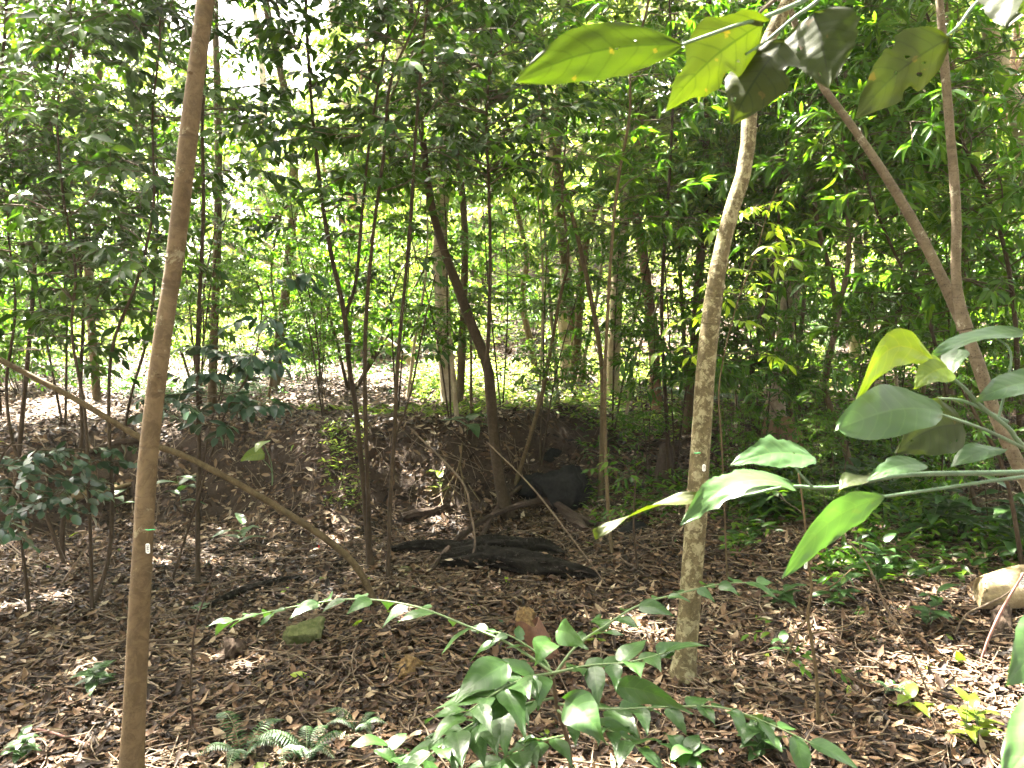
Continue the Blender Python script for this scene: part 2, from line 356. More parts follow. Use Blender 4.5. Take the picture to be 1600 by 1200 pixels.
M['red_stick'] = flatmat('red_stick', (.12, .05, .04), .7, c2=(.26, .13, .10), sc=30)
M['black_rock'] = flatmat('black_rock', (.005, .005, .005), .85, c2=(.016, .016, .015), sc=45)
M['moss_rock'] = flatmat('moss_rock', (.035, .045, .012), .95, c2=(.11, .115, .05), sc=30)
M['cut_log'] = barkmat('cut_log', (.26, .20, .11), (.44, .36, .22), (.55, .50, .36), scale=7, bump=.8, lich=.6)
M['rust'] = flatmat('rust', (.07, .028, .014), .7, c2=(.15, .07, .035), sc=30)
M['tag_white'] = flatmat('tag_white', (.75, .76, .72), .45)
M['ink'] = flatmat('ink', (.02, .02, .02), .6)
M['green_paint'] = flatmat('green_paint', (.01, .30, .08), .6)
M['red_tape'] = flatmat('red_tape', (.6, .02, .02), .5)
M['rotten'] = flatmat('rotten', (.05, .028, .012), .9, c2=(.19, .125, .055), sc=45)
def groundmat():
    m, n, out = mat('soil'); bs = n.nodes.new('ShaderNodeBsdfPrincipled'); bs.inputs['Roughness'].default_value = .95
    tc = n.nodes.new('ShaderNodeTexCoord')
    a = N_(n, 'ShaderNodeTexNoise', scale=1.3, detail=8, rough=.7); b = N_(n, 'ShaderNodeTexNoise', scale=28, detail=8, rough=.75)
    n.links.new(tc.outputs['Object'], a.inputs[0]); n.links.new(tc.outputs['Object'], b.inputs[0])
    col = ramp(n, b.outputs[0], [(.3, (.012, .007, .004)), (.55, (.045, .027, .015)), (.75, (.10, .064, .036))])
    col = mixc(n, mth(n, 'MULTIPLY', a.outputs[0], .6), col, (.05, .027, .014))
    bu = n.nodes.new('ShaderNodeBump'); bu.inputs['Strength'].default_value = .9; bu.inputs['Distance'].default_value = .03
    n.links.new(b.outputs[0], bu.inputs['Height']); n.links.new(bu.outputs[0], bs.inputs['Normal'])
    n.links.new(col, bs.inputs['Base Color']); n.links.new(bs.outputs[0], out.inputs[0]); return m
M['soil'] = groundmat()
def littermat():
    m, n, out = mat('leaf_litter')
    at = n.nodes.new('ShaderNodeAttribute'); at.attribute_name = 'rnd'
    col = ramp(n, at.outputs['Fac'], [(0, (.008, .005, .003)), (.30, (.022, .012, .006)), (.50, (.062, .034, .017)), (.66, (.12, .070, .037)), (.82, (.20, .135, .078)), (.93, (.32, .25, .165)), (1, (.46, .39, .28))])
    tc = n.nodes.new('ShaderNodeTexCoord'); a = N_(n, 'ShaderNodeTexNoise', scale=45, detail=4); n.links.new(tc.outputs['Object'], a.inputs[0])
    col = mixc(n, mth(n, 'MULTIPLY', a.outputs[0], .7), col, mixc(n, 1, col, (.5, .42, .36), 'MULTIPLY'))
    bs = n.nodes.new('ShaderNodeBsdfPrincipled'); bs.inputs['Roughness'].default_value = .6; bs.inputs['Specular IOR Level'].default_value = .2
    n.links.new(col, bs.inputs['Base Color']); n.links.new(bs.outputs[0], out.inputs[0]); return m
M['litter'] = littermat()

# ------------------------------------------------------------------ ground
def axis(lo, hi, step, far, grow=1.12):
    a = list(np.arange(lo, hi, step)); s = step; x = hi
    while x < far: a.append(x); s *= grow; x += s
    a.append(far); s = step; x = lo; b = []
    return a
def sym_axis(lo, hi, step, nfar, pfar, grow=1.12):
    a = axis(lo, hi, step, pfar, grow); s = step; x = lo; b = []
    while x > nfar: s *= grow; x -= s; b.append(max(x, nfar))
    return np.array(b[::-1]+a)
xs = sym_axis(-5.5, 5.5, .045, -400, 400); ys = sym_axis(1.8, 9.0, .045, -60, 700)
X, Y = np.meshgrid(xs, ys); Z = hg(X, Y)
rg = np.random.default_rng(3); near = (np.abs(X) < 6) & (Y > 1) & (Y < 10)
Z = Z+np.where(near, rg.normal(0, .006, Z.shape), 0)
Yn = Y-np.where((Y > 4) & (Y < 9) & (np.abs(X) < 5.5), .035*wob(X*1.3, Z*3, 9., 2.)+.02*wob(X, Z*2, 23., 1.)+rg.normal(0, .006, Z.shape), 0)
g = Geo(); nx, ny = len(xs), len(ys)
i = (np.arange(ny-1)[:, None]*nx+np.arange(nx-1)[None]).ravel()
g.add(np.stack([X, Yn, Z], -1), np.concatenate([np.stack([i, i+1, i+nx+1], -1), np.stack([i, i+nx+1, i+nx], -1)]))
tag(g.build('ground', M['soil']), kind='structure')

# ------------------------------------------------------------------ leaf litter
def gnormal(x, y):
    e = .05
    return nrmz(np.stack([-(hg(x+e, y)-hg(x-e, y))/(2*e), -(hg(x, y+e)-hg(x, y-e))/(2*e), np.ones_like(x)], -1))
def litter(name, n, y0, y1, L, half, label, matr, layers=.03, dens=None, pale=0.0, W=.42, T=T_CURL, seed=1, flat=.22):
    rg = np.random.default_rng(seed)
    y = y0+(y1-y0)*rg.random(n); x = rg.uniform(-1, 1, n)*(half(y))
    k = dens(x, y, rg) if dens is not None else np.ones(n, bool)
    x, y = x[k], y[k]; n = len(x)
    nm = gnormal(x, y)+rg.normal(0, flat, (n, 3)); az = rg.uniform(0, 6.283, n)
    dr = np.stack([np.cos(az), np.sin(az), np.zeros(n)], -1); dr = nrmz(dr-nm*np.sum(dr*nm, -1, keepdims=True)/np.sum(nm*nm, -1, keepdims=True))
    sz = rg.uniform(.5, 1.25, n)*L
    pos = np.stack([x, y, hg(x, y)+rg.uniform(.004, layers, n)], -1)-dr*(sz*.5)[:, None]
    r = np.clip(rg.beta(1.4, 1.65, n)+pale+.12*wob(x, y, 2.1, 3.), 0, 1)
    g = Geo(); fl = rg.random(n) < .35; nm[fl] *= -1
    add_leaves(g, pos, dr, nm, sz, sz*W*rg.uniform(.6, 1.15, n), r, 0, T, rg.normal(-.05, .16, n))
    return tag(g.build(name, matr), label, None, None, 'stuff')
def facedens(x, y, rg):
    return rg.random(len(x)) < np.clip((gnormal(x, y)[:, 2]-.60)*4, .45, 1)
litter('leaf_fragments', 76000, 1.9, 7.5, .030, lambda y: y*.72+.3, 'small broken pieces of dead leaf between the fallen leaves', M['litter'], dens=facedens, seed=8, W=.7, T=T_OVAL, flat=.5, pale=.04)
litter('leaf_litter', 60000, 1.9, 6.5, .064, lambda y: y*.72+.3, 'brown fallen leaves carpeting the forest floor', M['litter'], dens=facedens)
litter('leaf_litter', 42000, 6.0, 13, .085, lambda y: y*.72+.3, 'brown fallen leaves on the bank and the terrace behind', M['litter'], dens=facedens, seed=2, pale=.05)
litter('leaf_litter', 26000, 12.5, 26, .17, lambda y: y*.72, 'fallen leaves on the far sunlit slope', M['litter'], seed=3, pale=.05)
def twiglitter(name, n, y0, y1, label, seed):
    rg = np.random.default_rng(seed); y = rg.uniform(y0, y1, n); x = rg.uniform(-1, 1, n)*(y*.72+.2)
    az = rg.uniform(0, 6.283, n); L = rg.gamma(2.2, .07, n); s = np.linspace(-.5, .5, 5)
    bend = rg.normal(0, .12, n)
    px = x[:, None]+np.cos(az)[:, None]*L[:, None]*s-np.sin(az)[:, None]*(bend*L)[:, None]*(s*2)**2
    py = y[:, None]+np.sin(az)[:, None]*L[:, None]*s+np.cos(az)[:, None]*(bend*L)[:, None]*(s*2)**2
    pz = hg(px, py)+rg.uniform(.01, .045, n)[:, None]+(rg.normal(0, .10, n)*L)[:, None]*s*1.0
    g = Geo(); v, t, uv = batch_tubes(np.stack([px, py, pz], -1), (rg.uniform(.0012, .0042, n))[:, None]*np.linspace(1.1, .6, 5)[None], 4)
    g.add(v, t, 0, uv); return tag(g.build(name, M['stick']), label, None, None, 'stuff')
twiglitter('twig_litter', 8500, 1.9, 8.5, 'small dead twigs mixed through the leaf litter', 5)

# ------------------------------------------------------------------ trees placed from the photograph
def stem_pts(pp, d0, d1, n=26, ext=None):
    """pixel polyline, base first; depth runs d0->d1 with height; ext = extra metres beyond the frame top"""
    k = len(pp); P = np.array([V(px, py, d0+(d1-d0)*i/(k-1)) for i, (px, py) in enumerate(pp)])
    if ext is not None:
        u = nrmz(P[-1]-P[-2]); 
        for j in range(1, 4): P = np.vstack([P, P[-1]+u*ext/3+np.array([R.normal(0, .05), R.normal(0, .05), .02])])
    return P
def sink(P):
    P = P.copy(); b = P[0].copy(); u = nrmz(P[0]-P[1]); u[2] = min(u[2], -.5); z = hg(b[0], b[1]); k = max(0, (b[2]-z))+.05
    return np.vstack([b+u*k, P])
def addstem(parent, name, P, w0, w1, d0, mt, org, S=10, n=44, bump=.04, flare=1.18, nin=None, d1=None):
    g = Geo(); k_ = .78 if w0 < 15 else .93; r0 = k_*w0/F*d0/2; r1 = k_*w1/F*(d1 or d0)/2
    seg = np.concatenate([[0], np.cumsum(np.linalg.norm(np.diff(P, axis=0), axis=1))]); seg /= seg[-1]; fi = seg[nin] if nin else 1.0
    f = np.linspace(0, 1, n); rad = np.interp(f, [0, .012, .03, .07, fi, 1.001], [r0*flare*1.5, r0*flare*1.15, r0*(1+(flare-1)*.4), r0, r1, r1*(.35 if fi < .98 else 1)])
    ph = R.uniform(0, 6, 3); rad = rad*(1+.035*np.sin(f*19+ph[0])+.03*np.sin(f*43+ph[1])+.02*np.sin(f*90+ph[2]))
    add_tube(g, P, list(rad), n, S, 0, bump); o = g.build(name, mt, parent, org); return catmull(P, n)

SAP = []
def sapling(name, label, cat, stems, bark, leaf, fo, group=None, seed=0, partname='stem', crownname='crown', shade=None):
    """stems: list of dict(pp, w0, w1, d1off, ext, base(optional parent point)); fo: list of foliage kwargs"""
    rg = np.random.default_rng(seed); p0 = stems[0]['pp'][0]
    G0 = G(*p0) if p0[1] < 1195 and 'd' not in stems[0] else V(p0[0], p0[1], stems[0].get('d', 2.7))
    org = G0.copy(); org[2] = hg(org[0], org[1])
    t = thing(name, org, label, cat, group); curves = []
    for s in stems:
        d0 = s.get('d', G0[1])
        P = stem_pts(s['pp'], d0, d0+s.get('dd', 0), ext=s.get('ext')); nin = len(s['pp'])-1
        if s.get('root', True): P = sink(P); nin += 1
        curves.append(addstem(t, s.get('name', partname), P, s['w0'], s['w1'], d0, M[s.get('bark', bark)], org, S=s.get('S', 8), bump=s.get('bump', .05), nin=nin, d1=d0+s.get('dd', 0), flare=1.18 if s.get('root', True) else 1.0))
    if fo:
        g = Geo()
        for kw in fo:
            kw = dict(kw); which = kw.pop('which', range(len(curves)))
            foliage(g, rg, [curves[i] for i in which], **kw)
        g.build(crownname, [M['twig'], M[leaf]], t, org)
    return t, curves, org

# 1 smooth brown trunk, close on the left
t1, c1, o1 = sapling('slender_tree', 'thick smooth brown trunk closest on the left, leaning right, with a numbered tag', 'tree',
    [dict(pp=[(205, 1210), (218, 950), (226, 800), (233, 700), (255, 520), (274, 400), (296, 200), (321, 0)], w0=35, w1=27, d=2.5, dd=.45, ext=3.2, S=20, bump=.012)],
    'smooth_bark', 'dark_leaf', [dict(rad0=.018, nb=46, blen=1.5, t0=.62, lL=.13, lW=.05, ntw=8, nl=9, twl=.4)], seed=11, partname='trunk')
def knots(t, curve, org, rad, spots, mt):
    for f, az, sc in spots:
        k = int(f*(len(curve)-1)); p = curve[k]; rr = rad; n_ = np.array([math.sin(az), -math.cos(az), .15]); n_ = nrmz(n_)
        sx = nrmz(np.cross(n_, [0, 0, 1.])); sy = np.cross(sx, n_); g = Geo(); a = np.linspace(0, 6.283, 14, endpoint=False); vs = []
        for (q_, h) in ((1.0, -.004), (.8, .0035), (.55, .004), (.3, .0005), (.05, -.001)):
            for aa in a: vs.append(p+n_*(rr+h*sc)+(sx*math.cos(aa)*1.25+sy*math.sin(aa)*.8)*.010*sc*q_)
        S_ = 14; i_ = (np.arange(4)[:, None]*S_+np.arange(S_)[None]); i2 = (np.arange(4)[:, None]*S_+((np.arange(S_)+1) % S_)[None]); i_, i2 = i_.ravel(), i2.ravel()
        g.add(np.array(vs), np.concatenate([np.stack([i_, i2, i2+S_], -1), np.stack([i_, i2+S_, i_+S_], -1)])); g.build('knot', M[mt], t, org)
knots(t1, c1[0], o1, .0330, [(.24, .5, 1.2), (.31, -.7, .8), (.36, .9, 1.1), (.43, -.2, .9), (.47, .8, 1.), (.52, -1.0, 1.2), (.56, .3, 1.0)], 'smooth_bark')
# 2 lichened grey trunk right of centre
t2, c2, o2 = sapling('lichened_tree', 'pale grey lichen-blotched trunk right of centre, curving, with small white tag', 'tree',
    [dict(pp=[(1066, 1062), (1078, 940), (1088, 800), (1096, 680), (1104, 560), (1122, 420), (1140, 340), (1162, 270), (1172, 190), (1170, 130), (1198, 70), (1232, 0)], w0=37, w1=21, dd=.35, ext=3.2, S=18, bump=.03)],
    'lichen_bark', 'dark_leaf', [dict(rad0=.016, nb=46, blen=1.5, t0=.66, lL=.13, lW=.05, ntw=8, nl=9, twl=.4)], seed=12, partname='trunk')
# 3 forked reddish trunk
t3, c3, o3 = sapling('forked_tree', 'reddish brown forked trunk leaning in from the right edge', 'tree',
    [dict(pp=[(1680, 960), (1625, 800), (1560, 660), (1525, 560), (1497, 490), (1440, 370), (1384, 275), (1330, 195), (1282, 130), (1250, 60), (1225, -20)], w0=26, w1=9, d=3.7, dd=.9, ext=2.2, S=16, bump=.02),
     dict(pp=[(1508, 515), (1494, 440), (1494, 330), (1484, 200), (1474, 80), (1466, -20)], w0=17, w1=12, d=3.92, dd=.2, ext=2.8, S=14, root=False, bump=.02)],
    'red_bark', 'dark_leaf', [dict(rad0=.014, nb=52, blen=1.4, t0=.66, lL=.12, lW=.045, ntw=8, nl=9, twl=.4)], seed=13, partname='trunk')
# 4 thin dark sapling right beside the smooth trunk
sapling('thin_sapling', 'thin dark sapling standing just right of the thick smooth brown trunk', 'sapling',
    [dict(pp=[(309, 918), (309, 800), (311, 700), (308, 560), (313, 440), (318, 320), (316, 200), (322, 90), (326, -10)], w0=10, w1=6, dd=.3, ext=1.6)],
    'thin_bark', 'dark_leaf', [dict(rad0=.006, nb=60, blen=.85, t0=.40, lL=.105, lW=.042, ntw=5, nl=7, twl=.26)], seed=14)
# 5 multi-stemmed sapling
sapling('multi_stemmed_sapling', 'clump of slim brown stems rising left of centre under dense dark leaves', 'sapling',
    [dict(pp=[(578, 872), (568, 760), (556, 640), (544, 560), (538, 490), (518, 400), (504, 320), (490, 200), (482, 90), (478, -10)], w0=12, w1=6, d=4.9, dd=.2, ext=1.6),
     dict(pp=[(538, 495), (556, 440), (566, 330), (580, 200), (604, 60), (612, -20)], w0=7, w1=4, d=5.0, dd=.1, root=False, ext=1.2),
     dict(pp=[(578, 872), (574, 740), (570, 600), (573, 480), (586, 340), (600, 240), (610, 130), (650, 30)], w0=10, w1=5, d=4.9, dd=-.2, ext=1.2),
     dict(pp=[(606, 918), (609, 800), (616, 680), (622, 560), (634, 430), (642, 330), (650, 200), (662, 60), (668, -20)], w0=9, w1=5, d=4.62, dd=.2, ext=1.4),
     dict(pp=[(614, 690), (640, 620), (660, 520), (680, 430)], w0=5, w1=2.5, d=4.7, dd=.1, root=False)],
    'thin_bark', 'dark_leaf', [dict(which=[0, 1, 2, 3], rad0=.006, nb=120, blen=1.0, t0=.38, lL=.105, lW=.042, ntw=5, nl=8, twl=.28),
                               dict(which=[0, 4, 3], rad0=.004, nb=16, blen=.5, t0=.30, t1=.5, lL=.09, lW=.04, ntw=3, nl=5, twl=.22)], seed=15)
# 6 dark leaning trunk
sapling('leaning_dark_tree', 'dark trunk leaning left behind the fallen charred log at centre', 'tree',
    [dict(pp=[(792, 808), (776, 720), (768, 640), (762, 575), (738, 510), (712, 440), (690, 380), (674, 320), (662, 230), (650, 120), (640, -10)], w0=20, w1=8, dd=.2, ext=2.2, S=12),
     dict(pp=[(760, 575), (764, 500), (766, 400), (764, 300), (760, 180), (768, 60)], w0=8, w1=4, d=6.2, root=False, ext=.8)],
    'thin_bark', 'dark_leaf', [dict(rad0=.008, nb=115, blen=1.2, t0=.36, lL=.11, lW=.045, ntw=6, nl=8, twl=.3)], seed=16)
# 7 thin stem slanting right
sapling('slanting_sapling', 'thin tan stem slanting right, growing beside the black rock', 'sapling',
    [dict(pp=[(806, 756), (826, 690), (846, 620), (862, 540), (874, 470), (888, 400), (878, 300), (884, 220), (892, 120)], w0=9, w1=3, dd=.3, ext=.5)],
    'tan_bark', 'mid_leaf', [dict(rad0=.004, nb=26, blen=.6, t0=.45, lL=.09, lW=.035, ntw=3, nl=6, twl=.22)], seed=17)
# 8 twin stems
sapling('twin_stemmed_sapling', 'two thin stems crossing, left of the pale grey lichened trunk', 'sapling',
    [dict(pp=[(938, 782), (941, 680), (940, 570), (926, 480), (905, 380), (884, 300), (862, 220), (838, 130), (820, 60), (806, -20)], w0=11, w1=5, dd=.3, ext=1.2),
     dict(pp=[(964, 940), (952, 820), (946, 700), (945, 590), (950, 480), (956, 380), (966, 280), (984, 180), (986, 100), (1012, 10)], w0=8, w1=5, d=5.0, dd=.3, ext=1.4)],
    'tan_bark', 'long_leaf', [dict(rad0=.005, nb=70, blen=.75, t0=.42, lL=.13, lW=.032, ntw=4, nl=7, twl=.24, style='whorl')], seed=18)
# 9..14
sapling('thin_sapling', 'thin dark upright stem immediately left of the pale grey lichened trunk', 'sapling',
    [dict(pp=[(1046, 770), (1042, 660), (1036, 560), (1034, 460), (1040, 360), (1048, 240), (1052, 120), (1046, 0)], w0=9, w1=4, dd=.3, ext=1.0)],
    'thin_bark', 'mid_leaf', [dict(rad0=.005, nb=60, blen=.9, t0=.35, lL=.12, lW=.034, ntw=5, nl=7, twl=.26, style='whorl')], seed=19)
sapling('crooked_sapling', 'crooked grey-brown sapling bending behind the hanging dead leaves', 'sapling',
    [dict(pp=[(1186, 688), (1172, 640), (1168, 610), (1184, 540), (1188, 470), (1186, 410), (1180, 340), (1170, 260), (1185, 180)], w0=12, w1=5, dd=.2, ext=.8),
     dict(pp=[(1168, 620), (1140, 590), (1118, 566)], w0=5, w1=3, d=6.5, root=False),
     dict(pp=[(1186, 500), (1204, 440), (1216, 350), (1224, 250), (1244, 150)], w0=7, w1=4, d=6.5, root=False, ext=.6)],
    'thin_bark', 'long_leaf', [dict(rad0=.005, nb=110, blen=1.0, t0=.40, lL=.13, lW=.034, ntw=5, nl=8, twl=.26, style='whorl')], seed=20)
sapling('tan_sapling', 'tan stem bending behind the large pale green leaves at right', 'sapling',
    [dict(pp=[(1334, 752), (1318, 690), (1298, 640), (1290, 590), (1306, 500), (1300, 440), (1276, 340), (1264, 220), (1268, 100), (1262, -10)], w0=14, w1=6, dd=.3, ext=1.2),
     dict(pp=[(1296, 560), (1312, 480), (1326, 400), (1322, 300), (1318, 180), (1326, 60)], w0=11, w1=6, d=6.0, root=False, ext=1.0, bark='red_bark')],
    'tan_bark', 'long_leaf', [dict(rad0=.007, nb=130, blen=1.2, t0=.36, lL=.15, lW=.036, ntw=5, nl=8, twl=.28, style='whorl')], seed=21)
sapling('thin_sapling', 'slim dark sapling leaning left near the right edge of the view', 'sapling',
    [dict(pp=[(1592, 640), (1586, 500), (1572, 400), (1548, 320), (1512, 240), (1480, 160), (1460, 60)], w0=12, w1=5, d=5.2, dd=.4, ext=.8)],
    'thin_bark', 'long_leaf', [dict(rad0=.006, nb=105, blen=1.1, t0=.28, lL=.14, lW=.036, ntw=5, nl=8, twl=.28, style='whorl')], seed=22)
sapling('thin_sapling', 'slim brown stem leaning left between the tan stem and the forked trunk', 'sapling',
    [dict(pp=[(1486, 640), (1450, 500), (1400, 400), (1366, 320), (1340, 240), (1310, 140)], w0=9, w1=4, d=5.6, dd=.2, ext=.6)],
    'thin_bark', 'long_leaf', [dict(rad0=.005, nb=70, blen=1.1, t0=.30, lL=.14, lW=.036, ntw=5, nl=8, twl=.28, style='whorl')], seed=23)
# left group of thin stems
sapling('branching_shrub', 'two slim stems forming a V left of the thick smooth brown trunk', 'shrub',
    [dict(pp=[(144, 962), (142, 860), (138, 760), (132, 640), (112, 520), (118, 420), (98, 300), (90, 160)], w0=8, w1=4, dd=.1, ext=.8),
     dict(pp=[(146, 945), (168, 880), (176, 780), (170, 660), (176, 540), (214, 440), (240, 320), (238, 180), (250, 60)], w0=9, w1=4, d=4.2, dd=.3, ext=.8)],
    'thin_bark', 'dark_leaf', [dict(rad0=.005, nb=70, blen=.8, t0=.34, lL=.10, lW=.042, ntw=5, nl=7, twl=.26)], seed=24)
sapling('branching_shrub', 'grey-brown forked stems at far left in front of the eroded bank', 'shrub',
    [dict(pp=[(98, 882), (98, 820), (110, 760), (128, 690), (126, 600), (130, 480), (120, 380), (90, 250)], w0=10, w1=4, dd=.0, ext=.6),
     dict(pp=[(92, 858), (70, 800), (42, 745), (20, 690), (10, 600), (24, 480), (12, 350)], w0=8, w1=4, d=4.9, ext=.6)],
    'thin_bark', 'dark_leaf', [dict(rad0=.005, nb=130, blen=.95, t0=.42, lL=.075, lW=.032, ntw=6, nl=8, twl=.24)], seed=25)
sapling('left_edge_tree', 'leafy young tree filling the left edge of the view', 'tree',
    [dict(pp=[(20, 800), (36, 640), (50, 480), (60, 330), (80, 180), (100, 40)], w0=10, w1=6, d=5.9, ext=1.6),
     dict(pp=[(-120, 820), (-100, 600), (-40, 400), (-10, 200), (10, 20)], w0=12, w1=6, d=5.2, ext=1.6)],
    'thin_bark', 'mid_leaf', [dict(rad0=.006, nb=210, blen=1.25, t0=.36, lL=.066, lW=.026, ntw=7, nl=8, twl=.26)], seed=26)
sapling('thin_sapling', 'thin grey stem seen between the V-shaped shrub and thick smooth trunk', 'sapling',
    [dict(pp=[(176, 820), (200, 640), (232, 520), (244, 400), (246, 280), (236, 150)], w0=7, w1=4, d=6.6, ext=1.0)],
    'thin_bark', 'dark_leaf', [dict(rad0=.005, nb=60, blen=.9, t0=.5, lL=.09, lW=.035, ntw=5, nl=8, twl=.26)], seed=27)
sapling('drooping_seedling', 'slim seedling with drooping dark oval leaves right of the smooth brown trunk', 'sapling',
    [dict(pp=[(312, 770), (350, 650), (386, 590), (402, 540), (410, 470), (400, 440)], w0=5, w1=3, d=4.5, dd=-.3),
     dict(pp=[(312, 760), (330, 660), (352, 600), (372, 560)], w0=4, w1=2, d=4.5, root=False)],
    'thin_bark', 'blue_leaf', [dict(rad0=.004, nb=22, blen=.42, t0=.45, lL=.10, lW=.045, ntw=3, nl=5, twl=.16, T=T_OVAL, droop=.25)], seed=28)
sapling('round_leaved_shrub', 'low shrub with glossy blue-green round leaves at the left edge', 'shrub',
    [dict(pp=[(40, 900), (30, 800), (40, 730), (60, 700)], w0=8, w1=4, d=4.0),
     dict(pp=[(-60, 900), (-30, 800), (0, 720), (20, 690)], w0=8, w1=4, d=3.9)],
    'thin_bark', 'blue_leaf', [dict(rad0=.004, nb=36, blen=.42, t0=.55, lL=.058, lW=.040, ntw=4, nl=6, twl=.14, T=T_OVAL, up=(-.2, .3), taper=0)], seed=29)
# young bright sprout on the grey trunk, and seedlings under it
sapling('young_sapling', 'young sapling with fresh yellow-green leaves beside the pale lichened trunk', 'sapling',
    [dict(pp=[(1128, 700), (1124, 600), (1150, 480), (1180, 400), (1200, 330), (1216, 290)], w0=4, w1=2, d=4.4)],
    'tan_bark', 'yellow_leaf', [dict(rad0=.003, nb=16, blen=.34, t0=.5, lL=.08, lW=.03, ntw=3, nl=5, twl=.14)], seed=30)
sapling('bare_sapling', 'pale crooked bare stem with a white tag hanging beside it, right foreground', 'sapling',
    [dict(pp=[(1278, 1142), (1276, 1060), (1268, 1000), (1262, 960), (1268, 920), (1262, 870), (1256, 800), (1248, 740)], w0=8, w1=4),
     dict(pp=[(1266, 990), (1290, 985), (1330, 975), (1345, 950)], w0=4, w1=2, d=3.0, root=False),
     dict(pp=[(1265, 960), (1240, 1000), (1226, 1040)], w0=4, w1=3, d=3.0, root=False),
     dict(pp=[(1268, 925), (1300, 915), (1330, 890)], w0=4, w1=2, d=3.0, root=False)],
    'tan_bark', 'mid_leaf', [dict(rad0=.002, nb=7, blen=.2, t0=.6, lL=.05, lW=.024, ntw=2, nl=4, twl=.1, twr=.0015)], seed=31)
# thin bare uprights in the middle ground
for i, (pp, w0, lab) in enumerate([
    ([(1126, 690), (1122, 600), (1120, 500)], 5, 'thin bare stem directly right of the pale lichened trunk, leaf mound behind'),
    ([(998, 900), (990, 820), (994, 740)], 5, 'short pale bare stem standing in litter left of the pale lichened trunk'),
    ([(714, 655), (706, 560), (698, 480), (690, 440)], 10, 'slim pale trunk on the terrace just left of the dark leaning trunk'),
    ([(736, 650), (736, 560), (734, 480)], 6, 'very slim stem on the terrace touching the dark leaning trunk'),
    ([(1600, 900), (1570, 740), (1520, 640), (1500, 600)], 10, 'thin tan stem behind the lower part of the forked reddish trunk'),
    ([(838, 640), (846, 560), (848, 420), (840, 300)], 6, 'slender stem standing on terrace between dark leaning trunk and twin stems'),
    ([(1246, 720), (1236, 640), (1204, 560), (1190, 500)], 7, 'thin pale dead stem carrying a bunch of hanging dead leaves')]):
    P0 = G(*pp[0]) ; 
    sapling('bare_sapling', lab, 'stem', [dict(pp=pp, w0=w0, w1=w0*.6, ext=None)], ['tan_bark', 'thin_bark', 'pale_bark'][i % 3], 'mid_leaf',
            [dict(rad0=.002, nb=5, blen=.3, t0=.6, lL=.07, lW=.025, ntw=2, nl=4, twl=.12)], seed=40+i)
# leaning pole
P0 = G(590, 948); org = P0.copy(); t = thing('leaning_pole', org, 'long greenish dead stem leaning diagonally behind the smooth brown trunk', 'dead stem')
g = Geo(); pts = [V(590, 950, P0[1]), V(545, 872, P0[1]-.05), V(430, 790, P0[1]-.15), V(300, 718, P0[1]-.25), V(230, 690, P0[1]-.3), V(120, 625, P0[1]-.35), V(0, 562, P0[1]-.4), V(-90, 510, P0[1]-.45)]
add_tube(g, sink(np.array(pts)), [.019, .018, .016, .014, .013], 60, 12, 0, .04); g.build('stem', M['tan_bark'], t, org)

# ------------------------------------------------------------------ prototypes for the sunlit background
def zone(px):
    for a, s in ((60, 'at the far left edge'), (200, 'left of the smooth brown trunk'), (330, 'behind the smooth brown trunk'), (480, 'right of the smooth brown trunk'),
                 (690, 'behind the multi-stemmed sapling'), (800, 'behind the dark leaning trunk'), (930, 'right of the dark leaning trunk'), (1060, 'behind the twin stems'), (1200, 'behind the pale lichened trunk'),
                 (1420, 'between the lichened and forked trunks'), (1530, 'behind the forked reddish trunk')):
        if px < a: return s
    return 'at the far right edge'
ORD = ['nearest', 'second nearest', 'third nearest', 'fourth nearest', 'fifth nearest', 'sixth nearest', 'seventh nearest', 'eighth nearest', 'ninth nearest', 'tenth nearest', 'eleventh nearest', 'twelfth nearest'] + [f'{k}th nearest' for k in range(13, 60)]
def topx(x, y): return 800+F*x/(y*cosP)
def make_tree(seed, h, bark, leaf, rad, nb, blen, lL, lW, forks=4, t0=.3, ntw=8, nl=9, lean=.12, T=T_LOW):
    rg = np.random.default_rng(seed); t = thing('background_tree', (0, 0, -500), 'x', 'tree')
    g = Geo(); curves = []; l = rg.normal(0, lean, 2)
    main = [np.array([0, 0, -.2])]
    for k in range(1, 6): main.append(main[-1]+np.array([l[0]*h/5+rg.normal(0, .10), l[1]*h/5+rg.normal(0, .10), h/5]))
    curves.append(add_tube(g, main, [rad*1.5, rad, rad*.8, rad*.6, rad*.3], 26, 10, 0, .07))
    for k in range(forks):
        f = rg.uniform(.18, .6); b = curves[0][int(f*25)]; az = rg.uniform(0, 6.283); L = h*(1-f)*rg.uniform(.6, .95); e = rg.uniform(.5, 1.1)
        d = np.array([math.cos(az)*math.cos(e), math.sin(az)*math.cos(e), math.sin(e)]); q = b+d*L*.5+rg.normal(0, .15, 3)
        curves.append(add_tube(g, [b, b+d*L*.25, q, q+d*L*.5+np.array([0, 0, L*.15])], [rad*.6, rad*.45, rad*.3, rad*.15], 18, 8, 0, .07))
    g.build('trunk', M[bark], t)
    g = Geo(); foliage(g, rg, curves, rad*.18, nb, blen, t0, lL, lW, ntw=ntw, nl=nl, up=(-.1, .8), twl=.45, T=T, twr=.004)
    g.build('crown', [M['twig'], M[leaf]], t); return t
